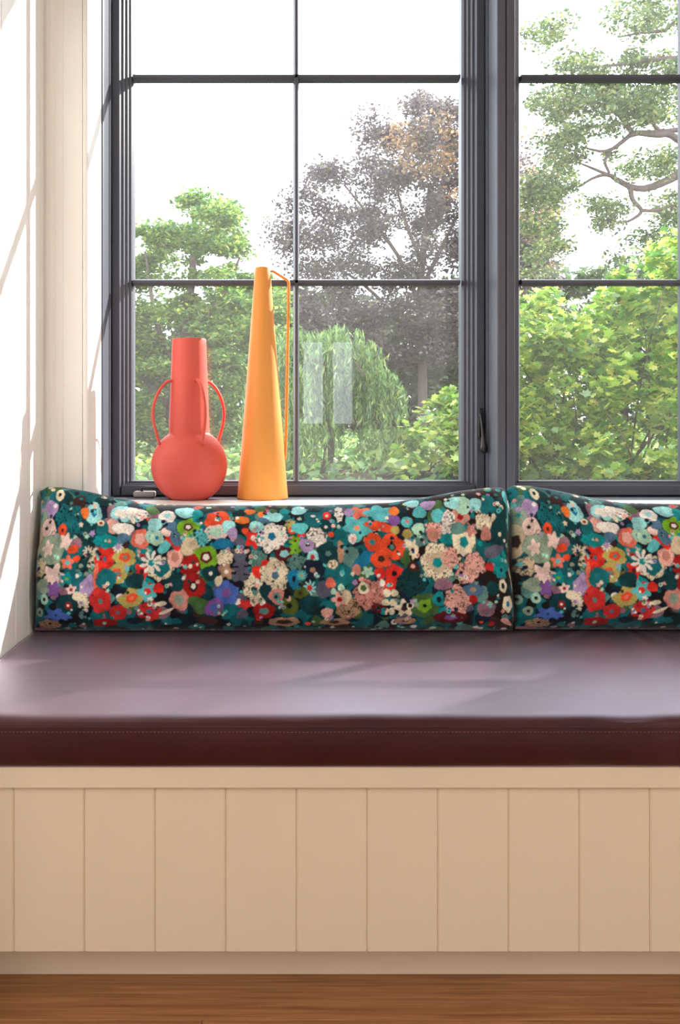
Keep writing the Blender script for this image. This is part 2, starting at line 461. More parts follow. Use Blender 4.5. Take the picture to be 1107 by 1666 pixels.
def window(name, ox, label, latch, crank):
    t = tag(empty(name, (ox, 0, 0)), label, kind='structure')
    JL, JR = 0.0, 1.222                       # clear width between frame jambs
    G0, G1 = 0.069, 1.144                     # glass
    ZS, ZT = WZ0, 2.91
    gz0, gz1 = 0.8786, 2.858
    fr = M['frame']
    lw = 0.05 if ox < 0 else 0.0285
    rw = 0.0285 if ox < 0 else 0.05
    for nm, a, b in (('jamb', -lw, JL), ('jamb', JR, JR + rw)):
        bm = B(a, b, 2.594, OUT - 0.02, ZS - 0.03, 2.928, 0.006, 2)
        obj(nm, bm, fr, t)
    bm = bmesh.new(); box(bm, JL, JR, 2.5945, OUT - 0.02, ZS - 0.03, ZS, 0.0015, 1)
    obj('frame_sill', bm, fr, t)
    bm = bmesh.new(); box(bm, JL, JR, 2.594, OUT - 0.02, ZT, 2.928, 0.002, 1)
    obj('frame_head', bm, fr, t)
    # weather strip stops between jamb and sash
    for a, b in ((JL, JL + 0.003), (JR - 0.003, JR)):
        obj('stop', B(a, b, 2.69, 2.716, ZS, ZT, 0.0008, 1), fr, t)
    # sash stiles: flat face, then three steps back to the glass
    def steps(sg, base, z0, z1):
        pr = [(0.0035, 2.81), (0.0035, 2.724), (0.0055, 2.722), (0.029, 2.722), (0.0345, 2.736), (0.0405, 2.736), (0.0455, 2.748),
              (0.0515, 2.748), (0.0560, 2.760), (0.0615, 2.760), (0.0675, 2.771), (0.0675, 2.81)]
        return prism([(base + sg * x_, y_) for x_, y_ in pr], 'z', z0, z1)
    obj('sash_stile', steps(1, JL, ZS + 0.004, ZT - 0.003), fr, t)
    obj('sash_stile', steps(-1, JR, ZS + 0.004, ZT - 0.003), fr, t)
    bm = bmesh.new()
    strip(bm, JL + 0.034, JR - 0.034, 2.7225, 2.808, ZS + 0.004, 0.867, 0.002)
    strip(bm, JL + 0.045, JR - 0.045, 2.738, 2.808, ZS + 0.004, 0.8715, 0.0015)
    strip(bm, JL + 0.056, JR - 0.056, 2.752, 2.808, ZS + 0.004, 0.8785, 0.0015)
    obj('sash_rail', bm, fr, t)
    bm = bmesh.new()
    strip(bm, JL + 0.034, JR - 0.034, 2.7225, 2.808, 2.878, ZT - 0.003, 0.002)
    strip(bm, JL + 0.056, JR - 0.056, 2.745, 2.808, gz1, ZT - 0.003, 0.002)
    obj('sash_rail', bm, fr, t)
    # muntins: a bevelled bar inside, a flat bar outside
    gm = (G0 + G1) / 2; w = 0.0095
    def mprof(c): return [(c - w, 2.782), (c - w, 2.760), (c - 0.0045, 2.744), (c + 0.0045, 2.744), (c + w, 2.760), (c + w, 2.782)]
    obj('muntin', prism(mprof(gm), 'z', gz0, gz1), fr, t)
    for zc in (1.534, 2.209):
        pr = [(p[1], p[0]) for p in mprof(zc)]
        obj('muntin', prism(pr, 'x', G0 - 0.001, G1 + 0.001), fr, t)
    zs = [gz0, 1.534, 2.209, gz1]
    for c0, c1 in ((G0 - 0.004, gm), (gm, G1 + 0.004)):
        for z0, z1 in zip(zs, zs[1:]):
            bm = B(c0 + 0.001, c1 - 0.001, 2.770, 2.774, z0 + 0.001, z1 - 0.001)
            obj('pane', bm, M['glass'], t)
    if latch:                                # casement lock on the right-hand side
        lx = JR - 0.0185
        pl = obj('lock_plate', B(lx - 0.007, lx + 0.007, 2.710, 2.722, 1.024, 1.118, 0.002, 2), M['black'], t)
        bm = bmesh.new()
        tube(bm, spline([(lx - 0.002, 2.708, 1.10), (lx + 0.001, 2.698, 1.06), (lx + 0.004, 2.692, 1.01), (lx + 0.005, 2.692, 0.972)], 14),
             [0.004, 0.0042, 0.0045, 0.0048, 0.005, 0.0052, 0.0056, 0.006, 0.007, 0.0085, 0.0105, 0.0115, 0.0105, 0.006], 10)
        smooth(obj('lock_lever', bm, M['black'], pl))
    if crank:                                # folding crank operator on the sash bottom
        cx = 0.115
        bm = B(cx - 0.035, cx + 0.035, 2.672, 2.716, WZ0 + 0.0005, WZ0 + 0.020, 0.006, 3)
        op = smooth(obj('crank_cover', bm, M['steel'], t))
        bm = bmesh.new()
        tube(bm, spline([(cx - 0.008, 2.688, WZ0 + 0.020), (cx - 0.004, 2.684, WZ0 + 0.03), (cx + 0.03, 2.682, WZ0 + 0.031), (cx + 0.07, 2.682, WZ0 + 0.027)], 10), 0.005, 8)
        smooth(obj('crank_arm', bm, M['black'], op))
    return t


window('window_1', -0.48, 'charcoal casement window with six panes behind the vases', True, True)
window('window_2', 0.80, 'charcoal casement window with six panes behind the second cushion', False, False)

# ------------------------------------------------------------------ window seat
bench = tag(empty('window_seat', (0.77, 1.8, 0)), 'built-in cream painted bench of upright tongue-and-groove boards', 'bench')
bench_inv = Matrix.Translation((-0.77, -1.8, 0))
def bpart(name, bm, mat):
    o = obj(name, bm, mat, bench); o.matrix_local = bench_inv.copy(); return o
bpart('bench_carcass', B(XL + 0.002, XR - 0.002, 1.6297, 2.40, 0.047, 0.400), M['cream'])
bpart('top_rail', B(XL + 0.002, XR - 0.002, 1.607, 1.66, 0.3655, 0.4065, 0.002, 2), M['cream'])
bpart('seat_board', B(XL + 0.002, XR - 0.002, 1.66, 2.40, 0.4, 0.4065), M['cream'])
bpart('toe_kick', B(XL + 0.002, XR - 0.002, 1.700, 1.72, FZ + 0.0003, 0.047), M['cream'])
px0 = -0.4726
pa = [XL + 0.002] + [px0 + 0.1368 * k for k in range(20)]
pa = [a for a in pa if a < XR - 0.02] + [XR - 0.002]
meshes = {}
for a, b in zip(pa, pa[1:]):
    w = round(b - a, 4)
    if w not in meshes:
        g, ch, dp = 0.0001, 0.0034, 0.014
        bm = prism([(g, 0), (g, dp - ch), (g + ch, dp), (w - g - ch, dp), (w - g, dp - ch), (w - g, 0)], 'z', 0.047, 0.366)
        bmesh.ops.recalc_face_normals(bm, faces=bm.faces)
        me = bpy.data.meshes.new('board'); bm.to_mesh(me); bm.free(); me.materials.append(M['cream']); meshes[w] = me
    o = bpy.data.objects.new('board', meshes[w]); C.objects.link(o); o.parent = bench
    o.matrix_local = bench_inv @ Matrix(((1, 0, 0, a), (0, -1, 0, 1.6295), (0, 0, 1, 0), (0, 0, 0, 1)))

# seat cushion: box cushion with rolled edges, soft crown and creases
cx0, cx1, cy0, cy1, cz0, cz1 = XL + 0.004, XR - 0.004, 1.600, 2.398, 0.4068, 0.507
prof = []
prof += [(cy0 + 0.012, cz0), (cy0 + 0.005, cz0 + 0.001), (cy0 + 0.001, cz0 + 0.005)]
for k in range(1, 8):
    f = k / 8; prof.append((cy0 - 0.004 * math.sin(math.pi * f), cz0 + 0.005 + f * (cz1 - 0.026 - cz0 - 0.005)))
prof.append((cy0 + 0.001, cz1 - 0.022))
for k in range(1, 9):
    a = math.pi / 2 * k / 8
    prof.append((cy0 + 0.001 + 0.034 * (1 - math.cos(a)), cz1 - 0.022 + 0.019 * math.sin(a)))
nt_ = 70
for k in range(1, nt_):
    f = k / nt_; prof.append((cy0 + 0.035 + f * (cy1 - 0.03 - cy0 - 0.035), cz1 - 0.003 + 0.006 * math.sin(math.pi * min(1, f * 1.3)) ** 0.8 * (1 - 0.5 * f)))
for k in range(0, 9):
    a = math.pi / 2 * k / 8
    prof.append((cy1 - 0.03 + 0.03 * math.sin(a), cz1 - 0.023 + 0.02 * math.cos(a)))
prof += [(cy1, cz0 + 0.006), (cy1 - 0.006, cz0)]
NX = 420
P = np.array(prof); npf = len(P)
xs = np.linspace(0, 1, NX)
V = np.zeros((NX, npf, 3))
for i, f in enumerate(xs):
    x = cx0 + f * (cx1 - cx0)
    for j in range(npf):
        y, z = P[j]
        top = 1.0 if z > cz1 - 0.012 else 0.0
        n1 = noise.noise((x * 2.3, y * 3.0, 0.3)); n2 = noise.noise((x * 7 + y * 4, y * 6 - x * 3, 1.7))
        # creases fan out from the end of the cushion on the right
        rr = math.hypot(x - 1.02, (y - 2.45) * 0.9); th = math.atan2(2.45 - y, x - 1.02 + 1e-6)
        cre = math.sin(th * 26 + 3 * noise.noise((rr * 3, th * 2, 4.0))) * math.exp(-((x - 0.80) / 0.34) ** 2) * (0.5 + 0.5 * noise.noise((x * 5, y * 5, 9)))
        z2 = z + top * (0.0035 * n1 + 0.0012 * n2 + 0.0026 * cre)
        y2 = y
        if y < cy0 + 0.01:
            y2 += 0.0015 * noise.noise((x * 6, z * 18, 2.0)) + 0.001 * noise.noise((x * 22, z * 10, 5.0)) * (1 if x > 0.15 else 0.3)
            if z < cz0 + 0.012: z2 += 0.0016 * (noise.noise((x * 4, 0, 7)) + 0.3)
        V[i, j] = (x, y2, z2)
idx = np.arange(NX * npf).reshape(NX, npf)
F = np.stack([idx[:-1, :], idx[1:, :], np.roll(idx, -1, 1)[1:, :], np.roll(idx, -1, 1)[:-1, :]], -1).reshape(-1, 4)
cush = tag(empty('seat_cushion', (0.77, 2.0, cz0)), 'long burgundy leather seat cushion on the cream bench', 'cushion')
me = np_mesh('cushion_cover', V.reshape(-1, 3) - np.array((0.77, 2.0, cz0)), F)
bm = bmesh.new(); bm.from_mesh(me); bmesh.ops.holes_fill(bm, edges=[e for e in bm.edges if e.is_boundary], sides=0)
bmesh.ops.recalc_face_normals(bm, faces=bm.faces); bm.to_mesh(me); bm.free()
smooth(obj('cushion_cover', me, M['leather'], cush))
js = next(j for j in range(npf) if abs(P[j][1] - (cz1 - 0.022)) < 1e-6)
bm = bmesh.new(); tube(bm, [Vector(V[i, js]) + Vector((-0.77, -2.0 - 0.0002, -cz0)) for i in range(NX)], 0.0013, 6)
smooth(obj('seam', bm, M['leather'], cush))
bm = bmesh.new()
for k in range(int((cx1 - cx0) / 0.0075)):
    x = cx0 + 0.004 + k * 0.0075; i = min(NX - 1, int((x - cx0) / (cx1 - cx0) * (NX - 1)))
    y, z = V[i, js - 1][1], V[i, js - 1][2]
    box(bm, x - 0.77, x - 0.77 + 0.0045, y - 2.0 - 0.0009, y - 2.0 + 0.001, z - cz0 + 0.0042, z - cz0 + 0.0052)
tag(obj('stitching', bm, M['thread'], cush), kind='stuff')

# ------------------------------------------------------------------ floral pillows
PW, PH, PT = 1.300, 0.366, 0.088
NU, NV = 940, 300
# height profile of the upper edge along the pillow: raised corners, sagging middle
tu = np.array([-1, -0.97, -0.90, -0.80, -0.66, -0.52, -0.3, 0.2, 0.50, 0.66, 0.80, 0.92, 0.98, 1.0])
th_ = np.array([0.012, 0.024, 0.023, 0.012, -0.008, -0.024, -0.027, -0.027, -0.020, -0.004, 0.013, 0.022, 0.022, 0.012])


def pillow_surface(nu, nv, side):
    u = np.linspace(-1, 1, nu)[None, :].repeat(nv, 0)
    # parameter across the height, roughly even along the bulging fabric
    q = np.linspace(-1, 1, nv)
    v1 = np.sin(np.linspace(-math.pi / 2, math.pi / 2, nv)) * 0.55 + q * 0.45
    v = v1[:, None].repeat(nu, 1)
    top = np.interp(u, tu, th_)
    z = v * PH / 2 + np.clip(v, 0, 1) ** 1.5 * top
    edge = 0.005 * (1 - v ** 2) + 0.003 * np.sin(v * 5 + u)            # ends pulled in a little between the corners
    x = u * (PW / 2 - edge * np.abs(u) ** 6)
    fu = np.clip(1 - np.abs(u) ** 26, 0, 1) ** 0.5
    fv = np.where(v > 0, np.clip(1 - np.abs(v) ** 2.5, 0, 1) ** 0.55, np.clip(1 - np.abs(v) ** 3.6, 0, 1) ** 0.55)
    T = PT * fu * fv * (0.93 + 0.07 * np.cos(u * 2.2))
    wr = 0.0035 * np.sin(u * 23 + v * 4 + 2 * np.sin(u * 7)) * np.exp(-((np.abs(u) - 0.97) / 0.10) ** 2)
    wr += 0.0022 * np.sin(u * 9 + 1) * np.sin(v * 3 + u * 5) + 0.003 * np.sin(u * 4.3 + v * 2.1)
    T = T + wr * fu * fv
    y = -T if side < 0 else T
    return np.stack([x, y, z], -1)


TILT = math.radians(-11)          # leaning back against the sill
front = pillow_surface(NU, NV, -1)
Rt = np.array(Matrix.Rotation(TILT, 3, 'X'))
fw_ = front @ Rt.T
zmin = fw_[..., 2].min()
pil_loc = Vector((XL + 0.006 + PW / 2, 2.300, 0.507 - zmin))
wpos = fw_ + np.array(pil_loc)
ppx = VX + FPX * wpos[..., 0] / wpos[..., 1]; ppy = VY + FPX * (CAMZ - wpos[..., 2]) / wpos[..., 1]

# metric fabric coordinates for the print
ds = np.linspace(0, PW, NU)
dt = np.concatenate([[0], np.cumsum(np.linalg.norm(np.diff(front[:, NU // 2], axis=0), axis=1))])
S, T_ = np.meshgrid(ds, dt)


def vnoise(scale, seed):
    r = np.random.default_rng(seed)
    gx, gy = int(PW / scale) + 3, int(dt[-1] / scale) + 3
    g = r.random((gy, gx)); fx, fy = S / scale, T_ / scale
    ix, iy = fx.astype(int), fy.astype(int); ax, ay = fx - ix, fy - iy
    ax = ax * ax * (3 - 2 * ax); ay = ay * ay * (3 - 2 * ay)
    return (g[iy, ix] * (1 - ax) + g[iy, ix + 1] * ax) * (1 - ay) + (g[iy + 1, ix] * (1 - ax) + g[iy + 1, ix + 1] * ax) * ay


col = {k: np.array(s2l(c)) for k, c in dict(
    teal=(22, 112, 122), tealb=(14, 146, 152), teald=(14, 62, 70), turq=(96, 196, 204), turql=(158, 226, 230), mint=(176, 222, 200), cream=(240, 230, 202),
    white=(246, 242, 236), red=(226, 52, 42), redo=(236, 84, 48), poppy=(206, 50, 50), dred=(160, 30, 30), maroon=(96, 26, 34), coral=(238, 120, 100),
    pink=(238, 180, 170), palep=(242, 214, 208), dusty=(206, 140, 130), olive=(184, 170, 96), green=(120, 178, 44), dgreen=(70, 108, 62), oliveg=(84, 100, 36),
    purple=(128, 88, 160), lilac=(172, 148, 196), blue=(72, 104, 186), blueteal=(28, 122, 166), slate=(96, 98, 120), slateb=(80, 116, 146), gg=(142, 164, 146),
    beige=(206, 190, 162), tan=(176, 142, 116), brown=(66, 44, 40), dark=(22, 22, 30), navy=(20, 34, 56), orange=(238, 128, 58), mauve=(150, 110, 130), orangel=(240, 160, 120), gteal=(96, 142, 138)).items()}
nA, nB, nC, nD = vnoise(0.05, 1), vnoise(0.018, 2), vnoise(0.0055, 3), vnoise(0.0028, 4)
img = np.empty((NV, NU, 3))
img[:] = col['teald'] * 0.55
img[nA > 0.56] = col['teal'] * 0.75
img[(nA < 0.36)] = col['dark']
rightish = (S > 0.86 * PW * 0.86)
img[(nA < 0.45) & rightish] = col['brown'] * 0.35
img[(nB > 0.74)] = col['teal']
img[(nB < 0.2)] = col['navy']


def ell(cs, ct, rx, ry, rot, lobes=0, amp=0.0, ph=0.0, wob=0.18):
    R = max(rx, ry) * (1.25 + amp)
    i0, i1 = np.searchsorted(ds, [cs - R, cs + R]); j0, j1 = np.searchsorted(dt, [ct - R, ct + R])
    if i1 <= i0 or j1 <= j0: return None
    sl = (slice(j0, j1), slice(i0, i1))
    dx, dy = S[sl] - cs, T_[sl] - ct
    c, s = math.cos(rot), math.sin(rot)
    a, b = (dx * c + dy * s) / rx, (-dx * s + dy * c) / ry
    r = np.hypot(a, b); t = np.arctan2(b, a)
    rad = 1 + amp * np.cos(lobes * t + ph) + wob * (nB[sl] - 0.5) + wob * 0.5 * (nC[sl] - 0.5)
    return sl, r / rad, t


def put(sl, m, c, shade=None):
    sub = img[sl]
    cc = np.broadcast_to(c, sub.shape) if shade is None else c * shade[..., None]
    sub[m] = cc[m]


def bloom(cs, ct, rx, ry, rot, kind, c, cent=None):
    c = col[c]
    if kind == 'daisy':
        e = ell(cs, ct, rx, ry, rot, 9, 0.22, random.random() * 6, 0.1)
        if not e: return
        sl, r, t = e; put(sl, (r < 1) & ((np.cos(9 * t) > -0.55) | (r < 0.5)), c)
    elif kind == 'star':
        e = ell(cs, ct, rx, ry, rot, 5, 0.26, random.random() * 6, 0.2)
        if not e: return
        sl, r, t = e; put(sl, r < 1, c, 0.85 + 0.3 * nB[sl])
    elif kind == 'knit':
        e = ell(cs, ct, rx, ry, rot, 7, 0.08, random.random() * 6, 0.25)
        if not e: return
        sl, r, t = e; put(sl, r < 1, c, 0.9 + 0.2 * nB[sl])
        put(sl, (r < 1) & (np.abs(nC[sl] - 0.5) < 0.075) & (r > 0.25), c * 0.16)
    elif kind == 'ring':
        e = ell(cs, ct, rx, ry, rot, 0, 0, 0, 0.2)
        if not e: return
        sl, r, t = e; put(sl, r < 1, c, 0.9 + 0.2 * nC[sl])
        put(sl, r < 0.36, col['navy'])
    else:
        e = ell(cs, ct, rx, ry, rot, 5 if kind == 'poppy' else 3, 0.05 if kind == 'poppy' else 0.07, random.random() * 6, 0.28)
        if not e: return
        sl, r, t = e
        put(sl, (r < 1.05), img[sl] * 0.55)
        sh = 0.82 + 0.36 * nB[sl] + (0.10 * np.sin(t * 17 + 5 * nC[sl]) if kind == 'poppy' else 0.12 * (nD[sl] - 0.5))
        put(sl, r < 1, c, sh)
    if cent:
        for cc, f in cent:
            e = ell(cs, ct, rx * f, ry * f, rot, 5, 0.08, 1.0, 0.2)
            if e: put(e[0], e[1] < 1, col[cc])


# small background blobs first
gl_ = ['teal', 'teald', 'teal', 'gteal', 'navy', 'dark', 'slate', 'tealb', 'teald', 'mauve', 'dgreen', 'brown']
for k in range(420):
    s_, t_ = random.uniform(0, PW), random.uniform(0, dt[-1])
    r_ = random.uniform(0.008, 0.024)
    bloom(s_, t_, r_, r_ * random.uniform(0.6, 1.2), random.random() * 3, 'blob', random.choice(gl_))
for k in range(130):
    s_, t_ = random.uniform(0, PW), random.uniform(0, dt[-1])
    r_ = random.uniform(0.004, 0.010)
    bloom(s_, t_, r_, r_ * random.uniform(0.7, 1.1), 0, random.choice(['ring', 'blob', 'blob', 'poppy']), random.choice(['cream', 'turq', 'pink', 'poppy', 'mint', 'tealb', 'lilac', 'white', 'olive', 'redo']))

# the print as it lies on the pillow: (crop, x, y, rx, ry, rot_deg, kind, colour, centres)
FL = """
1 130 140 60 60 0 blob teal|1 255 140 42 42 0 blob teal|1 300 100 36 30 0 ring cream|1 230 225 55 40 20 blob lilac|1 100 215 22 22 0 blob turq|1 140 320 70 60 0 blob gg
1 400 330 120 110 0 knit teal|1 540 370 60 50 0 blob teald|1 210 395 66 60 0 blob palep|1 320 415 34 40 0 poppy redo maroon:.35|1 90 520 48 110 0 blob beige brown:.4|1 235 580 108 108 0 blob gg|1 200 575 40 46 0 star palep
1 350 510 46 50 0 star palep|1 440 530 45 35 0 blob mauve|1 420 580 48 28 -15 blob redo|1 370 680 46 46 0 star coral turq:.4|1 450 660 26 24 0 blob redo|1 540 595 38 36 0 daisy cream blue:.3|1 610 590 32 32 0 daisy cream lilac:.4|1 580 690 36 46 0 knit cream
1 690 655 84 112 0 poppy red slateb:.17|1 865 635 90 66 0 poppy olive redo:.5 gteal:.2|1 790 775 76 76 0 poppy olive redo:.5 gteal:.22|1 805 550 42 42 0 daisy white lilac:.5|1 595 255 66 60 0 blob turql blueteal:.35|1 520 255 34 30 0 blob orange|1 700 500 95 50 0 blob tealb|1 755 365 52 66 0 blob pink|1 660 390 52 56 0 blob teal|1 660 345 30 22 0 poppy cream dred:.5
1 850 400 92 50 0 blob white|1 830 270 92 55 0 blob turql white:.6|1 970 275 95 55 0 blob white pink:.15|1 985 490 72 82 0 blob coral pink:.55|1 850 480 50 40 0 blob slateb|1 1085 460 46 50 0 poppy mint teal:.3|1 250 795 80 80 0 star palep|1 130 735 58 78 0 knit beige|1 150 890 62 60 0 blob gg|1 360 835 60 46 0 star tealb green:.25|1 250 915 54 54 0 star purple|1 330 940 40 34 0 blob mauve
1 460 850 56 76 0 blob teal|1 545 890 60 84 15 blob lilac|1 612 810 24 100 0 blob coral|1 690 830 80 80 0 blob teal|1 395 915 38 36 0 star palep dred:.35|1 110 1010 26 40 0 ring mint|1 172 1000 34 42 0 ring mint|1 130 1110 32 40 0 ring gg|1 375 1050 92 90 0 blob teald dred:.3 white:.12|1 255 1135 76 50 0 star blue|1 350 1150 44 34 0 star blue|1 500 1035 46 66 0 knit cream|1 450 970 34 36 0 blob cream
1 650 1015 80 96 -15 poppy poppy gteal:.22|1 795 1115 72 66 0 poppy poppy slateb:.22|1 690 1205 100 46 0 poppy dred|1 925 990 104 72 -25 poppy olive redo:.45 coral:.2|1 1060 930 66 66 0 star turq red:.4|1 1075 1110 86 80 0 poppy poppy slateb:.25|1 1000 760 54 60 0 star red maroon:.35|1 925 805 26 28 0 blob red|1 955 850 66 60 0 blob teald|1 220 1220 100 56 0 knit tan|1 940 1190 60 30 0 blob navy
2 120 740 100 100 0 knit cream teal:.68|2 40 680 78 78 0 daisy white tealb:.32|2 240 640 62 72 0 blob pink dusty:.5|2 180 505 42 44 0 blob red|2 255 550 28 26 0 blob red|2 370 545 76 80 25 blob beige|2 140 560 42 56 30 blob turq|2 75 470 58 60 0 poppy mint blueteal:.28|2 160 420 40 40 0 blob palep|2 210 370 46 42 0 blob slateb|2 250 470 55 60 0 blob slateb|2 350 380 84 76 0 poppy green maroon:.45 white:.25
2 510 640 96 96 0 poppy green maroon:.48 white:.27|2 600 310 104 72 -8 poppy redo white:.25|2 585 425 100 66 0 blob palep mint:.6|2 470 470 50 70 -20 knit turq|2 650 530 90 46 0 blob blueteal|2 365 715 74 84 20 poppy dred cream:.2|2 400 890 92 108 0 poppy dred dark:.36 white:.2|2 270 1000 72 84 0 blob dusty gg:.5|2 680 955 92 94 0 poppy blue purple:.4|2 570 1070 76 72 0 poppy purple blue:.4
2 670 635 66 66 0 knit cream|2 675 765 56 52 0 star tan white:.3|2 540 780 64 60 0 blob teald white:.25|2 605 840 32 46 20 blob cream|2 780 520 40 44 0 blob slate|2 800 590 66 36 0 star slate|2 800 680 54 44 0 star slate|2 810 745 66 36 0 star slate|2 805 805 60 34 0 star slate|2 905 480 58 74 0 star red palep:.3|2 835 415 30 26 0 blob redo|2 810 320 58 34 0 poppy orange|2 885 250 46 24 0 blob orange|2 975 275 26 24 0 blob orange
2 1070 465 124 118 0 knit white white:.6 blueteal:.26|2 1030 325 56 34 0 blob slateb|2 1065 285 54 34 0 star turql|2 945 650 68 72 0 knit gteal|2 945 760 44 50 0 blob red|2 1010 705 36 40 0 blob red|2 1090 795 116 128 0 knit cream cream:.5 slateb:.24|2 920 930 76 126 -20 knit cream gteal:.3|2 1015 940 50 60 0 blob teald|2 840 1040 46 36 0 star poppy|2 1000 1110 96 66 0 poppy dred gteal:.4|2 320 260 76 50 0 blob turql|2 170 285 70 50 0 blob white turql:.4|2 430 1030 76 50 0 blob dgreen
2 100 910 46 40 0 blob red|2 500 1190 90 40 0 blob brown|2 230 860 80 66 0 blob teald|2 110 1040 60 18 -10 blob cream|2 170 1110 60 14 -25 blob cream|2 60 360 60 60 0 blob turql|2 690 380 50 60 0 blob turql|2 930 380 60 50 0 blob turql|2 740 440 40 50 0 blob lilac
3 115 615 72 58 0 poppy maroon turql:.5|3 215 500 42 42 0 star green maroon:.25|3 215 577 42 42 0 star green dgreen:.25|3 170 360 38 38 0 star olive|3 190 410 28 28 0 poppy redo mint:.35|3 265 447 32 20 0 poppy red|3 400 460 76 74 0 knit white|3 360 285 84 44 0 blob teal white:.25|3 490 285 34 32 0 poppy red palep:.4|3 590 260 36 66 0 knit white|3 760 260 84 46 0 star coral|3 945 270 112 76 0 star turq|3 740 390 112 100 0 star turq orangel:.2|3 480 380 46 46 0 poppy teald white:.3
3 495 605 88 84 0 poppy teald gteal:.26|3 370 640 44 54 0 poppy turql poppy:.4|3 315 545 56 50 0 blob lilac|3 230 690 90 62 0 knit gteal|3 620 470 74 76 0 blob teal|3 680 640 70 90 0 blob gteal|3 805 650 46 108 45 blob blueteal|3 930 370 110 44 12 poppy redo|3 880 510 72 80 0 poppy redo gteal:.3|3 1040 550 98 100 0 poppy redo dark:.3 gteal:.2|3 960 650 78 74 0 poppy redo brown:.35|3 1060 780 70 72 0 poppy red dark:.3|3 945 780 42 46 0 blob red|3 1030 880 50 46 0 poppy red
3 360 750 86 80 0 poppy navy tan:.25|3 200 830 48 80 0 blob blueteal navy:.3|3 268 800 42 44 0 daisy turq olive:.3|3 600 790 116 90 0 blob teal|3 510 855 36 44 0 blob coral|3 540 705 40 34 0 knit cream|3 335 905 44 50 0 daisy turql poppy:.45|3 255 950 54 50 0 poppy oliveg brown:.3|3 165 1050 76 72 0 poppy oliveg dark:.3|3 340 1040 90 66 0 blob teald|3 500 1060 60 50 0 blob teal|3 850 960 124 120 0 knit dusty|3 800 900 44 46 0 poppy cream dgreen:.55|3 660 1080 96 90 0 knit tan|3 590 1000 56 50 0 star pink dred:.4
3 50 970 60 62 0 blob dusty gteal:.5|3 120 1195 136 48 0 poppy tan brown:.5|3 550 1195 110 40 0 poppy tan brown:.4|3 650 980 36 50 0 blob beige|3 1000 950 30 28 0 blob cream|3 1062 950 30 28 0 blob cream|3 990 1030 32 28 0 blob cream|3 1052 1030 30 28 0 blob cream|3 990 1100 36 30 0 blob cream|3 1045 1105 28 30 0 blob cream|3 735 755 36 40 0 blob dusty|3 840 770 42 36 0 star mint|3 605 905 26 26 0 blob mint|3 540 935 22 24 0 blob mint|3 965 862 20 28 0 blob white|3 710 480 34 44 0 blob white pink:.4
3 1060 320 52 42 0 blob purple|3 1075 405 36 34 0 poppy olive|3 1050 240 42 34 0 blob orange|3 600 600 24 90 0 blob tan|3 930 1080 60 40 0 blob maroon|3 40 300 60 40 0 blob turql|3 240 240 60 40 0 blob turql|3 480 1120 50 40 0 blob pink|3 250 390 60 44 0 blob turq|3 680 250 44 34 0 blob lilac
4 580 290 70 48 10 poppy dusty dred:.35|4 460 340 60 86 15 knit white|4 350 420 62 66 0 knit pink|4 340 450 46 46 0 poppy dusty olive:.25|4 800 325 92 92 0 knit cream|4 600 520 90 96 0 poppy cream tealb:.38|4 380 680 132 138 0 knit cream beige:.55 tealb:.28|4 495 650 66 80 0 knit pink|4 690 700 92 88 0 knit pink|4 620 785 92 84 0 knit pink|4 550 1000 112 108 0 knit pink|4 885 650 66 56 0 star tealb|4 925 745 54 60 0 star tealb navy:.25|4 1005 770 34 54 0 poppy cream navy:.45
4 940 890 32 56 0 poppy cream navy:.45|4 1000 880 36 56 0 poppy cream navy:.45|4 990 1045 44 68 0 poppy cream blueteal:.35|4 270 1060 112 104 0 poppy dgreen green:.5 dark:.15|4 160 860 124 100 0 knit teald|4 95 1080 64 60 0 star cream brown:.4|4 100 1185 84 34 0 poppy tan dark:.3|4 500 1155 130 56 0 poppy maroon purple:.4|4 800 1075 76 66 0 poppy mauve|4 690 920 84 52 0 poppy slateb tan:.3|4 400 1000 46 60 0 blob tealb navy:.4|4 170 715 46 44 0 poppy brown pink:.4|4 150 530 56 40 20 star cream|4 175 610 34 40 0 star cream|4 115 440 42 36 0 poppy olive
4 220 400 46 46 0 blob mint|4 225 250 60 40 0 blob turq|4 370 275 48 42 0 blob turq|4 120 330 46 44 0 blob turq coral:.3|4 930 210 76 50 0 blob teald cream:.25|4 920 440 100 100 0 blob teald cream:.14|4 1000 575 50 60 0 poppy teald pink:.3|4 1030 330 24 86 0 blob turq|4 810 190 70 44 0 blob teal|4 600 190 70 44 0 blob mint|4 1020 130 46 40 0 blob turq|4 660 410 44 40 0 star dusty|4 790 450 44 46 0 blob dusty|4 560 390 72 36 0 blob gteal|4 870 590 90 40 -20 blob slate|4 820 725 36 34 0 blob poppy|4 690 1010 32 36 0 poppy dred
4 975 1195 66 26 35 blob pink|4 1050 700 22 70 0 blob dred|4 430 870 70 46 0 blob mauve|4 860 900 50 56 0 blob teald|4 700 180 50 30 0 blob turql|4 500 170 60 30 0 blob turql|4 300 190 60 30 0 blob lilac|4 160 180 60 30 0 blob turql
"""
crop0 = {1: 40, 2: 240, 3: 440, 4: 640}
gx = ppx[::3, ::3]; gy = ppy[::3, ::3]; gS = S[::3, ::3]; gT = T_[::3, ::3]
MPP = 2.24 / FPX * 1.08
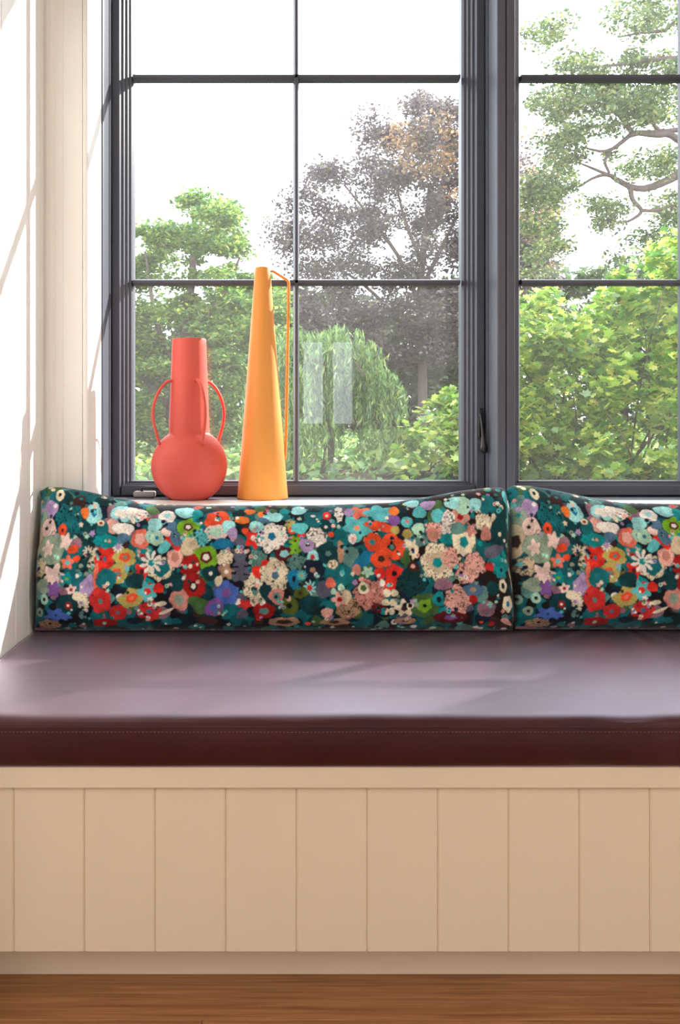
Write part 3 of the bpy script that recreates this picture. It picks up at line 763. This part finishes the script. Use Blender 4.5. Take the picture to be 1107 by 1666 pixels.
for it in FL.replace('\n', '|').split('|'):
    w = it.split()
    if len(w) < 8: continue
    k, X, Y, rx, ry, rot = (float(v) for v in w[:6])
    px, py = crop0[int(k)] + X / 5.271, 785 + Y / 5.271
    dd = (gx - px) ** 2 + (gy - py) ** 2; a = np.unravel_index(np.argmin(dd), dd.shape)
    cents = [(c.split(':')[0], float(c.split(':')[1])) for c in w[8:]]
    stretch = 1.0 if py > 850 else 1.0 + min(0.9, (850 - py) / 40)         # flowers near the top lie on the part that turns away
    bloom(gS[a], gT[a], rx / 5.271 * MPP, ry / 5.271 * MPP * stretch, -math.radians(rot), w[6], w[7], cents)
for k in range(260):                                                     # tiny blossoms sprinkled between the big ones
    s_, t_ = random.uniform(0, PW), random.uniform(0, dt[-1])
    r_ = random.uniform(0.0025, 0.006)
    for q_ in range(random.choice((1, 1, 3, 4))):
        bloom(s_ + random.uniform(-2, 2) * r_, t_ + random.uniform(-2, 2) * r_, r_, r_ * random.uniform(0.7, 1.3), random.random() * 3,
              random.choice(['star', 'blob', 'ring']) if r_ > 0.004 else 'blob', random.choice(['cream', 'turq', 'pink', 'tealb', 'mint', 'dark', 'white', 'teald', 'navy', 'gg', 'lilac']))
pad = np.pad(img, ((1, 1), (1, 1), (0, 0)), 'edge')                      # ink bleeding a little into the cloth
bl = sum(pad[j:j + NV, i:i + NU] for j in range(3) for i in range(3)) / 9
img = 0.35 * img + 0.65 * bl
img *= (0.62 + 0.24 * nB + 0.28 * nD)[..., None]
img = np.clip(img, 0.004, 0.95)

nbu, nbv = 95, 33
back = pillow_surface(nbu, nbv, 1)
def grid_faces(nu, nv, off, flip):
    i = np.arange(nu * nv).reshape(nv, nu) + off
    q = [i[:-1, :-1], i[:-1, 1:], i[1:, 1:], i[1:, :-1]]
    if flip: q = q[::-1]
    return np.stack(q, -1).reshape(-1, 4)
PV = np.concatenate([front.reshape(-1, 3), back.reshape(-1, 3)])
PF = np.concatenate([grid_faces(NU, NV, 0, False), grid_faces(nbu, nbv, NU * NV, True)])
pme = np_mesh('pillow_cover', PV, PF)
pc = np.ones((len(PV), 4), np.float32)
pc[:NU * NV, :3] = img.reshape(-1, 3)
iu = np.linspace(0, NU - 1, nbu).astype(int); iv = np.linspace(0, NV - 1, nbv).astype(int)
pc[NU * NV:, :3] = img[np.ix_(iv, iu)].reshape(-1, 3)
at = pme.color_attributes.new('print', 'FLOAT_COLOR', 'POINT'); at.data.foreach_set('color', pc.ravel())
pme.polygons.foreach_set('use_smooth', np.ones(len(pme.polygons), bool))
pme.materials.append(M['fabric'])
p1 = tag(obj('bolster_pillow', pme), 'long floral pillow below the vases, touching the left wall', 'pillow', 'floral pillows on the window seat')
p1.location = pil_loc; p1.rotation_euler = (TILT, 0, 0)
p2 = p1.copy(); C.objects.link(p2)
p2['label'] = 'second floral pillow, cut off by the right edge of the picture'
p2.location = pil_loc + Vector((PW + 0.003, -0.006, 0.004)); p2.rotation_euler = (TILT, 0, math.radians(-0.4))

# ------------------------------------------------------------------ vases
def ease(a, b, f): return a + (b - a) * f
vy = 2.632; sc_ = vy / FPX
vase = tag(empty('coral_vase', ((308 - VX) * sc_, vy, WZ0)), 'round-bellied coral red vase with thin loop handles, on the sill', 'vase')
Rb, zc = 0.1195, 0.1045
prof = [(0, 0.0), (0.0545, 0.0), (0.0570, 0.0008)]
a0 = -math.pi / 2 + math.asin(0.0590 / Rb)
neck_r, neck_top_r, rim_z = 0.0645, 0.0535, 0.503
a1 = math.acos((neck_r + 0.003) / Rb)
for k in range(33):
    a = ease(a0, a1, k / 32); prof.append((Rb * math.cos(a), zc + Rb * math.sin(a)))
zn = zc + Rb * math.sin(a1)
prof += [(neck_r, zn + 0.003), (neck_r - 0.0005, zn + 0.008)]
for k in range(1, 13): prof.append((ease(neck_r - 0.0005, neck_top_r, k / 12), ease(zn + 0.008, rim_z - 0.002, k / 12)))
prof += [(neck_top_r - 0.0006, rim_z), (neck_top_r - 0.0025, rim_z), (neck_top_r - 0.003, rim_z - 0.002)]
prof += [(neck_r - 0.004, zn + 0.01), (neck_r - 0.004, zn - 0.02), (0.10, zc), (0.05, 0.02), (0, 0.02)]
dz = 0.0
prof = [(r, max(0, z)) for r, z in prof]
body = smooth(obj('vase_body', lathe(bmesh.new(), prof, 96), M['coral'], vase))
for deg in (-62, 28, 118, 208):
    a = math.radians(deg); c, s = math.cos(a), math.sin(a)
    path = [(0.0555, 0.372), (0.076, 0.366), (0.100, 0.340), (0.1185, 0.295), (0.1205, 0.250), (0.109, 0.205), (0.099, 0.172)]
    pts = spline([(r * c, r * s, z) for r, z in path], 26)
    smooth(obj('handle', tube(bmesh.new(), pts, 0.0048, 10), M['coral'], vase))

vy = 2.655; sc_ = vy / FPX
jug = tag(empty('amber_jug', ((427.5 - VX) * sc_, vy, WZ0)), 'tall tapering amber jug with a slender straight handle, on the sill', 'vase')
H = 0.732; r0, r1 = 0.0805, 0.0245
prof = [(0, 0), (r0 - 0.003, 0), (r0 - 0.0008, 0.001), (r0, 0.004)]
for k in range(1, 25): prof.append((ease(r0, r1, (k / 24) ** 0.97), ease(0.004, H - 0.002, k / 24)))
prof += [(r1 - 0.0008, H), (r1 - 0.002, H), (r1 - 0.0025, H - 0.002)]
prof += [(ease(r1, r0, f) - 0.004, H * (1 - f)) for f in (0.1, 0.5, 0.95)] + [(0, H * 0.05)]
smooth(obj('jug_body', lathe(bmesh.new(), prof, 80), M['orange'], jug))
ha = math.radians(8); c, s = math.cos(ha), math.sin(ha)
pts = [(0.0245, 0.722), (0.034, 0.722), (0.078, 0.696), (0.0825, 0.692), (0.0845, 0.684), (0.0760, 0.20), (0.0740, 0.14), (0.0725, 0.125), (0.066, 0.118)]
pp = []
for (ra, za), (rb, zb) in zip(pts, pts[1:]):
    n = max(1, int(math.hypot(rb - ra, zb - za) / 0.03))
    for k in range(n): pp.append(((ease(ra, rb, k / n)) * c, ease(ra, rb, k / n) * s, ease(za, zb, k / n)))
pp.append((pts[-1][0] * c, pts[-1][0] * s, pts[-1][1]))
smooth(obj('handle', tube(bmesh.new(), pp, 0.0047, 10), M['orange'], jug))

# ------------------------------------------------------------------ garden
gnd_n = 90
gxs = np.linspace(-30, 45, 110); gys = np.concatenate([np.linspace(OUT + 0.01, 12, 70), np.linspace(13, 70, 30)])
GX, GY = np.meshgrid(gxs, gys)
def gz(x, y):
    z = np.interp(y, [2.8, 4.0, 5.4, 6.4, 9, 14, 30, 70], [0.05, 0.2, 0.5, 0.64, 0.66, 0.66, 0.9, 1.6])
    return z + 0.05 * np.sin(x * 1.7 + y * 0.9) * np.clip((y - 3.5) / 3, 0, 1) + 0.03 * np.sin(x * 4.1 - y * 2.3) * np.clip((y - 3.5) / 3, 0, 1)
gv = np.stack([GX, GY, gz(GX, GY)], -1)
gme = np_mesh('ground', gv.reshape(-1, 3), grid_faces(len(gxs), len(gys), 0, False))
gro = smooth(tag(obj('ground', gme, M['soil']), 'sloping garden soil outside the window', kind='structure'))

LEAF_SIMPLE = (np.array([(0, -0.5, 0), (0.28, 0, 0.06), (0, 0.5, 0), (-0.28, 0, 0.06)]), np.array([(0, 1, 2), (0, 2, 3)]))
LEAF_THIN = (np.array([(0, -0.6, 0), (0.12, 0, 0.04), (0, 0.6, 0), (-0.12, 0, 0.04)]), np.array([(0, 1, 2), (0, 2, 3)]))
def lobed():
    pts = [(0, -0.5)]
    for a, r in ((-50, .34), (-18, .56), (8, .30), (38, .60), (62, .32), (90, .62), (118, .32), (142, .60), (172, .30), (198, .56), (230, .34)):
        pts.append((r * math.cos(math.radians(a)), r * math.sin(math.radians(a))))
    V = np.array([(x, y, 0.10 * abs(x) - 0.10 * x * x + 0.05 * y * y) for x, y in pts] + [(0, -0.05, -0.02)])
    n = len(pts)
    return V, np.array([(i, (i + 1) % n, n) for i in range(n)])
LEAF_LOBED = lobed()


def rotations(n, up=0.6, droop=None):
    """per leaf orientation: normals biased upwards; droop: leaf axis hangs down"""
    nrm = rng.normal(size=(n, 3)); nrm /= np.linalg.norm(nrm, axis=1)[:, None]
    nrm[:, 2] = np.abs(nrm[:, 2]); nrm += np.array((0, 0, up)); nrm /= np.linalg.norm(nrm, axis=1)[:, None]
    ax = rng.normal(size=(n, 3))
    if droop: ax = ax * 0.35 + np.array((0, 0, -droop)); nrm = rng.normal(size=(n, 3))
    if droop:
        ax /= np.linalg.norm(ax, axis=1)[:, None]
        nrm -= ax * (nrm * ax).sum(1)[:, None]; nrm /= np.linalg.norm(nrm, axis=1)[:, None]
    else:
        ax -= nrm * (nrm * ax).sum(1)[:, None]; ax /= np.linalg.norm(ax, axis=1)[:, None]
    return np.stack([np.cross(ax, nrm), ax, nrm], -1)


def leaf_mesh(name, P, size, tmpl, R):
    Vt, Ft = tmpl; n = len(P)
    V = np.einsum('nij,kj->nki', R, Vt) * size[:, None, None] + P[:, None, :]
    F = Ft[None] + (np.arange(n) * len(Vt))[:, None, None]
    return np_mesh(name, V.reshape(-1, 3), F.reshape(-1, 3))


def foliage(P, size, tmpl, mat, parent, up=0.6, droop=None, name='foliage'):
    P = np.asarray(P); n = len(P)
    sz = size * rng.uniform(0.65, 1.3, n)
    o = obj(name, leaf_mesh(name, P - np.array(parent.location), sz, tmpl, rotations(n, up, droop)), mat, parent)
    o['kind'] = 'stuff'
    return o


def in_poly(pts, poly):
    x, y = pts[:, 0], pts[:, 1]; ins = np.zeros(len(pts), bool); n = len(poly)
    for i in range(n):
        (x1, y1), (x2, y2) = poly[i], poly[(i + 1) % n]
        if y1 == y2: continue
        c = ((y1 > y) != (y2 > y)) & (x < (x2 - x1) * (y - y1) / (y2 - y1) + x1)
        ins ^= c
    return ins


def clumps(poly, y0, y1, n, holes=()):
    """clump centres filling an outline at its own distance, nearer at the middle of the crown"""
    poly = np.array(poly, float); lo, hi = poly.min(0), poly.max(0); out = []
    while len(out) < n:
        c = rng.uniform(lo, hi, (n * 2, 2)); c = c[in_poly(c, poly)]
        for a, b in c:
            if any(((a - h[0]) / h[2]) ** 2 + ((b - h[1]) / h[3]) ** 2 < 1 for h in holes): continue
            out.append(W(a, b, rng.uniform(y0, y1)))
            if len(out) >= n: break
    return np.array([tuple(v) for v in out])


def leaves_in(cl, per, rx, rz, shell=0.5):
    """leaves scattered in flattened clumps"""
    n = len(cl) * per
    d = rng.normal(size=(n, 3)); d /= np.linalg.norm(d, axis=1)[:, None]
    r = rng.uniform(0, 1, n) ** shell
    s = rng.uniform(0.6, 1.25, len(cl)).repeat(per)
    return cl.repeat(per, 0) + d * (r * s)[:, None] * np.array((rx, rx, rz))


def limb(parent, name, pts, r0, r1, mat, n=16):
    P = [Vector(p) - Vector(parent.location) for p in spline(pts, n)]
    return smooth(obj(name, tube(bmesh.new(), P, list(np.linspace(r0, r1, n)), 8), mat, parent))


LM = {
 'maple': leaf_mat('maple_leaf_green', [(50, 92, 52), (84, 128, 62), (122, 160, 78), (178, 190, 96)], 0.5),
 'beech': leaf_mat('copper_beech_leaf', [(66, 58, 68), (94, 84, 96), (118, 106, 112), (128, 130, 100)], 0.4),
 'gold': leaf_mat('turning_leaf_gold', [(116, 100, 90), (166, 138, 104), (206, 172, 128)], 0.5),
 'weep': leaf_mat('laceleaf_green', [(58, 96, 54), (98, 142, 78), (134, 172, 96), (176, 196, 112)], 0.5),
 'shrub': leaf_mat('shrub_leaf_lime', [(60, 108, 46), (112, 160, 60), (170, 202, 82), (220, 218, 110)], 0.58, 0.09),
 'hedge': leaf_mat('hedge_leaf_green', [(52, 74, 56), (78, 104, 68), (108, 134, 82)], 0.45),
 'oak': leaf_mat('oak_leaf_green', [(56, 82, 58), (82, 112, 72), (116, 140, 84), (164, 168, 104)], 0.5),
 'litter': leaf_mat('fallen_leaf_brown', [(112, 78, 58), (150, 104, 76), (178, 134, 102)], 0.2),
}

# maple on the left
t = tag(empty('maple_tree', (-1.0, 9.4, 0.6)), 'bushy green maple tree behind the two vases, pointed crown against the sky', 'tree')
limb(t, 'trunk', [(-1.0, 9.4, 0.5), (-0.95, 9.4, 1.3), (-0.8, 9.45, 2.2), (-0.7, 9.4, 3.3)], 0.10, 0.03, M['bark'])
for a in ([(-0.95, 9.4, 1.3), (-0.4, 9.2, 1.9), (0.1, 9.1, 2.3)], [(-0.95, 9.4, 1.2), (-1.6, 9.2, 2.0), (-1.9, 9.3, 2.6)], [(-0.85, 9.4, 1.9), (-0.4, 9.3, 2.5), (-0.2, 9.2, 2.9)], [(-0.9, 9.4, 1.5), (-1.1, 9.0, 2.2), (-1.2, 8.9, 2.9)]):
    limb(t, 'branch', a, 0.04, 0.012, M['bark'], 10)
poly = [(90, 420), (150, 380), (222, 366), (255, 362), (282, 352), (300, 322), (316, 300), (330, 302), (350, 326), (385, 344), (405, 364), (392, 384), (412, 404), (432, 430), (468, 470), (480, 560), (470, 700), (440, 790), (200, 790), (90, 700)]
cl = clumps(poly, 8.7, 10.2, 420)
foliage(leaves_in(cl, 170, 0.20, 0.105), 0.064, LEAF_SIMPLE, LM['maple'], t, 0.7)

# copper beech far behind
t = tag(empty('copper_beech', (4.0, 20, 0.8)), 'tall purple-leaved copper beech with bare forked trunk, far behind', 'tree')
tr_ = [W(686, 760, 20), W(688, 620, 20), W(684, 500, 20), W(690, 400, 20), W(700, 300, 20)]
limb(t, 'trunk', tr_, 0.13, 0.05, M['bark'])
for a in ([W(685, 500, 20), W(650, 420, 19.6), W(600, 350, 19.4), W(560, 300, 19.3)], [W(686, 470, 20), W(730, 380, 20), W(770, 300, 20.2)], [W(688, 430, 20), W(660, 360, 20), W(640, 280, 20)],
          [W(685, 560, 20), W(600, 470, 19.5), W(520, 420, 19.5)], [W(688, 560, 20), W(760, 480, 20.4), W(850, 420, 20.6)], [W(690, 400, 20), W(720, 300, 20), W(720, 220, 20)]):
    limb(t, 'branch', a, 0.06, 0.02, M['bark'], 12)
poly = [(455, 372), (482, 330), (500, 292), (548, 262), (568, 226), (600, 196), (640, 168), (690, 146), (740, 180), (790, 200), (840, 250), (880, 300), (905, 380), (900, 500), (760, 600), (640, 590), (480, 590), (455, 450)]
cl = clumps(poly, 18.5, 22, 300, holes=((640, 400, 34, 34), (560, 310, 16, 16), (668, 325, 14, 12), (715, 420, 18, 30), (515, 420, 12, 14)))
foliage(leaves_in(cl, 300, 0.58, 0.36), 0.105, LEAF_SIMPLE, LM['beech'], t, 0.5)
poly = [(650, 190), (720, 180), (745, 220), (750, 330), (700, 300), (655, 260)]
cl = clumps(poly + [(640, 230)], 18.2, 18.9, 20)
foliage(leaves_in(cl, 50, 0.40, 0.28), 0.105, LEAF_SIMPLE, LM['gold'], t, 0.5, name='golden_foliage')
cl = clumps([(850, 200), (905, 230), (915, 440), (850, 450)], 18.2, 19.4, 22)
foliage(leaves_in(cl, 50, 0.40, 0.28), 0.105, LEAF_SIMPLE, LM['gold'], t, 0.5, name='golden_foliage')

# background hedge
t = tag(empty('garden_hedge', (2.0, 27, 0.9)), 'dark green tangle of hedge trees closing the garden at the back', 'hedge')
poly = [(100, 520), (300, 480), (480, 470), (600, 500), (760, 470), (870, 430), (930, 420), (980, 452), (1040, 440), (1120, 400), (1260, 400), (1260, 740), (100, 740)]
cl = clumps(poly, 24, 28, 520)
foliage(leaves_in(cl, 130, 0.85, 0.55), 0.30, LEAF_SIMPLE, LM['hedge'], t, 0.5)
for px in (240, 420, 610, 730, 880, 1010, 1150):
    limb(t, 'trunk', [W(px, 745, 26), W(px + 6, 640, 26), W(px - 4, 540, 26)], 0.2, 0.08, M['bark'], 8)

# weeping laceleaf maple
c0 = W(528, 700, 6.9)
t = tag(empty('weeping_maple', (c0.x, c0.y, 0.62)), 'low weeping maple with drooping pale green strands, right of the jug', 'tree')
limb(t, 'trunk', [(c0.x, 6.9, 0.55), (c0.x + 0.05, 6.9, 1.0), (c0.x - 0.02, 6.88, 1.5), (c0.x + 0.02, 6.9, 1.75)], 0.05, 0.02, M['bark'], 10)
Rx, Hh = 0.62, 1.27
strand = []
for lb in range(44):                                    # drooping tiers, each a small umbrella of hanging strands
    a = rng.uniform(0, 2 * math.pi); f = math.sqrt(rng.uniform(0.0, 1.0))
    lx_, ly_ = f * math.cos(a) * Rx * 0.92, f * math.sin(a) * Rx * 0.92
    lr = rng.uniform(0.12, 0.22)
    lz = 0.66 + Hh * (1 - (f * 0.93) ** 2.2) ** 0.5 * 0.96 - (0 if lb % 3 else rng.uniform(0.15, 0.5)) + rng.normal() * 0.05
    for k in range(34):
        b_ = rng.uniform(0, 2 * math.pi); g_ = math.sqrt(rng.uniform(0.05, 1))
        sx_, sy_ = lr * g_ * math.cos(b_), lr * g_ * math.sin(b_)
        z0_ = lz - 0.10 * g_ ** 2; L = rng.uniform(0.12, 0.42); m = int(9 + L * 26)
        for q in range(m):
            h_ = q / m
            if z0_ - h_ * L < 0.68: break
            strand.append((c0.x + lx_ + sx_ * (1 + 0.15 * h_) + rng.normal() * 0.010, c0.y + ly_ + sy_ * (1 + 0.15 * h_) + rng.normal() * 0.010, z0_ - h_ * L))
foliage(np.array(strand), 0.058, LEAF_THIN, LM['weep'], t, droop=0.8)
for a in range(7):
    an = a * 0.9; p = Vector((c0.x, 6.9, 1.55)); e = Vector((c0.x + 0.45 * math.cos(an), 6.9 + 0.45 * math.sin(an), 1.45))
    limb(t, 'branch', [p, (p + e) / 2 + Vector((0, 0, 0.14)), e], 0.018, 0.006, M['bark'], 8)


# lime-green shrubs
def shrub(label, poly, y0, y1, ncl, per, size, nsingle, stems, base):
    t = tag(empty('lime_shrub', base), label, 'shrub', 'lime green shrubs outside the window')
    P = leaves_in(clumps(poly, y0, y1, ncl), per, 0.13, 0.09)
    P = P[P[:, 2] > gz(P[:, 0], P[:, 1]) + 0.02]
    n = len(P); sz = size * rng.uniform(0.6, 1.25, n); R = rotations(n, 0.7)
    px = VX + FPX * P[:, 0] / P[:, 1]; py = VY - FPX * (P[:, 2] - CAMZ) / P[:, 1]
    key = P[:, 1] - sz * 2 + np.where((px < 1107) & (py < 785) & ((px > 852) | (px < 745)), 0, 50)
    order = np.argsort(key); near, rest = order[:nsingle], order[nsingle:]
    b = np.array(base)
    o = obj('foliage', leaf_mesh('foliage', P[rest] - b, sz[rest], LEAF_LOBED, R[rest]), LM['shrub'], t); o['kind'] = 'stuff'
    if nsingle:
        lm = np_mesh('leaf', LEAF_LOBED[0], LEAF_LOBED[1]); lm.materials.append(LM['shrub'])
        for i in near:
            l = bpy.data.objects.new('leaf', lm); C.objects.link(l); l.parent = t
            m4 = np.eye(4); m4[:3, :3] = R[i] * sz[i]; m4[:3, 3] = P[i] - b
            l.matrix_local = Matrix(m4.tolist())
    for s in range(stems):
        i = rng.integers(n); e = P[i]
        g = Vector((base[0] + rng.normal() * 0.15, base[1] + rng.normal() * 0.12, float(gz(base[0], base[1])) - 0.03))
        e = Vector(e); mid = (g + e) / 2 + Vector((rng.normal() * 0.05, rng.normal() * 0.05, 0.08))
        limb(t, 'stem', [g, mid, e], 0.008, 0.003, M['bark'], 7)
    return t


shrub('tall lime green shrub nearest the right edge of the picture', [(985, 480), (1020, 430), (1060, 395), (1110, 378), (1180, 380), (1240, 430), (1250, 780), (960, 790), (975, 600)], 5.6, 6.7, 300, 28, 0.068, 150, 16, (2.75, 6.1, 0.55))
shrub('broad lime green shrub beside the window mullion, in the right window', [(800, 520), (850, 480), (900, 462), (950, 500), (990, 500), (1010, 600), (1000, 785), (820, 785)], 5.9, 7.0, 240, 28, 0.066, 150, 14, (2.2, 6.4, 0.58))
shrub('low lime green shrub at the bottom right of the left window', [(650, 720), (690, 676), (735, 632), (790, 620), (830, 680), (840, 790), (635, 790)], 6.0, 7.0, 130, 26, 0.064, 120, 10, (1.45, 6.5, 0.6))
shrub('small lime green undergrowth plant behind the two vases', [(200, 752), (300, 742), (420, 748), (480, 744), (560, 768), (560, 800), (200, 800)], 6.6, 7.6, 75, 22, 0.055, 60, 6, (-0.4, 7.1, 0.6))

# oak reaching in from the right
t = tag(empty('oak_tree', (9.6, 10.4, 0.5)), 'spreading oak whose crooked branches reach into the right window from outside the frame', 'tree')
limb(t, 'trunk', [(9.6, 10.4, 0.4), (9.5, 10.3, 2.2), (9.8, 10.2, 4.2), (10.6, 9.9, 5.6), (12.2, 9.6, 7.2)], 0.34, 0.10, M['bark'])
bd = 9.2
br = [
 ([(9.55, 10.3, 2.6), (7.4, 9.7, 3.6), W(1180, 268, bd), W(1107, 284, bd), W(1088, 293, bd), W(1055, 306, bd), W(1030, 305, bd), W(1005, 293, bd), W(989, 284, bd), W(965, 290, bd), W(943, 304, bd)], 0.07, 0.010),
 ([(9.65, 10.2, 3.4), (7.6, 9.8, 4.3), W(1190, 262, bd), W(1130, 240, bd), W(1107, 229, bd), W(1088, 218, bd), W(1069, 220, bd), W(1033, 217, bd), W(1010, 233, bd), W(995, 243, bd), W(975, 246, bd), W(945, 238, bd)], 0.06, 0.010),
 ([W(1107, 211, bd), W(1075, 213, bd), W(1062, 200, bd), W(1048, 193, bd), W(1030, 190, bd)], 0.03, 0.008),
 ([W(1130, 215, bd), W(1107, 211, bd), W(1085, 214, bd), W(1033, 214, bd)], 0.03, 0.015),
 ([W(1026, 305, bd), W(1030, 325, bd), W(1044, 342, bd), W(1034, 354, bd), W(1010, 362, bd), W(960, 352, bd)], 0.03, 0.008),
 ([W(1044, 342, bd), W(1070, 342, bd), W(1107, 330, bd)], 0.02, 0.012),
 ([W(989, 284, bd), W(960, 272, bd), W(935, 262, bd)], 0.02, 0.008),
 ([W(1030, 217, bd), W(1000, 180, bd), W(960, 165, bd), W(900, 160, bd)], 0.03, 0.008),
 ([W(1150, 120, bd), W(1107, 40, bd), W(1080, 50, bd), W(1040, 54, bd), W(1010, 60, bd)], 0.03, 0.008),
 ([(9.8, 10.2, 4.2), (7.9, 9.8, 5.6), W(1200, 60, bd), W(1150, 96, bd), W(1107, 95, bd), W(1070, 96, bd), W(1000, 106, bd), W(930, 112, bd)], 0.06, 0.010),
 ([W(995, 243, bd), W(985, 262, bd), W(992, 282, bd)], 0.02, 0.015),
]
for p, a, b in br: limb(t, 'branch', p, a, b, M['bark'], 22)
limb(t, 'branch', [(9.8, 10.2, 4.0), (11.4, 9.6, 5.6), (12.8, 9.2, 7.6)], 0.14, 0.04, M['bark'])
limb(t, 'branch', [(10.2, 10.0, 5.2), (12.2, 9.8, 6.6), (13.8, 9.4, 7.8)], 0.12, 0.04, M['bark'])
cl = np.concatenate([
 clumps([(862, 140), (1107, 136), (1107, 185), (1040, 195), (1000, 212), (930, 205), (868, 178)], 8.7, 9.8, 62),
 clumps([(862, 20), (900, 10), (925, 40), (900, 70), (868, 90)], 8.8, 9.8, 7),
 clumps([(975, 15), (1020, 0), (1107, -40), (1107, 50), (1050, 58), (980, 40)], 8.8, 9.8, 18),
 clumps([(925, 92), (1000, 88), (1107, 88), (1107, 130), (900, 130)], 8.8, 9.8, 26),
 clumps([(890, 215), (935, 205), (950, 250), (930, 310), (890, 330), (905, 270)], 8.8, 9.8, 16),
 clumps([(852, 290), (885, 290), (900, 330), (856, 350)], 8.8, 9.8, 10),
 clumps([(1060, 260), (1107, 240), (1107, 290), (1085, 300)], 8.8, 9.8, 8),
 clumps([(985, 245), (1050, 262), (1050, 285), (1010, 280)], 8.8, 9.8, 5),
 clumps([(960, 330), (1010, 320), (1045, 355), (1000, 372), (960, 365)], 8.8, 9.8, 9),
 clumps([(1040, 322), (1107, 315), (1107, 360), (1070, 350)], 8.8, 9.8, 9),
 clumps([(852, 300), (892, 296), (918, 360), (905, 440), (852, 450)], 9.0, 10.0, 16),
 clumps([(885, 205), (945, 200), (965, 270), (935, 330), (890, 335)], 8.8, 9.8, 10),
 clumps([(1000, 400), (1060, 372), (1107, 355), (1107, 400), (1010, 440)], 9.0, 10.0, 9),
 clumps([(1110, -60), (1300, -160), (1300, 60), (1110, 120)], 8.8, 9.8, 16),
])
foliage(leaves_in(cl, 125, 0.23, 0.13), 0.054, LEAF_SIMPLE, LM['oak'], t, 0.5)
# unseen high crown, added right of the view to shade the right-hand window
hc = rng.normal(size=(260, 3)); hc /= np.linalg.norm(hc, axis=1)[:, None]; hc *= rng.uniform(0.2, 1, 260)[:, None] ** 0.45
hc = np.array((12.35, 9.2, 7.9)) + hc * np.array((1.95, 1.6, 2.5))
foliage(leaves_in(hc, 55, 0.42, 0.26), 0.16, LEAF_SIMPLE, LM['oak'], t, 0.5, name='shade_foliage')

# fallen leaves on the soil
n = 900
lx = rng.uniform(-3, 5, n); ly = rng.uniform(5.2, 8.5, n)
P = np.stack([lx, ly, gz(lx, ly) + 0.012], -1)
o = obj('leaf_litter', leaf_mesh('leaf_litter', P, rng.uniform(0.04, 0.08, n), LEAF_LOBED, rotations(n, 2.5)), LM['litter'])
tag(o, 'brown fallen leaves scattered on the garden soil', 'leaf litter', kind='stuff')

# low ground cover between the shrubs and the trees
n = 26000
lx = rng.uniform(-6, 14, n); ly = 6.0 + 14 * rng.uniform(0, 1, n) ** 1.5
P = np.stack([lx, ly, gz(lx, ly) + rng.uniform(0.01, 0.16, n)], -1)
o = obj('ground_cover', leaf_mesh('ground_cover', P, rng.uniform(0.06, 0.13, n), LEAF_SIMPLE, rotations(n, 0.5)), LM['weep'])
tag(o, 'low green ground cover spreading over the garden soil', 'ground cover', kind='stuff')
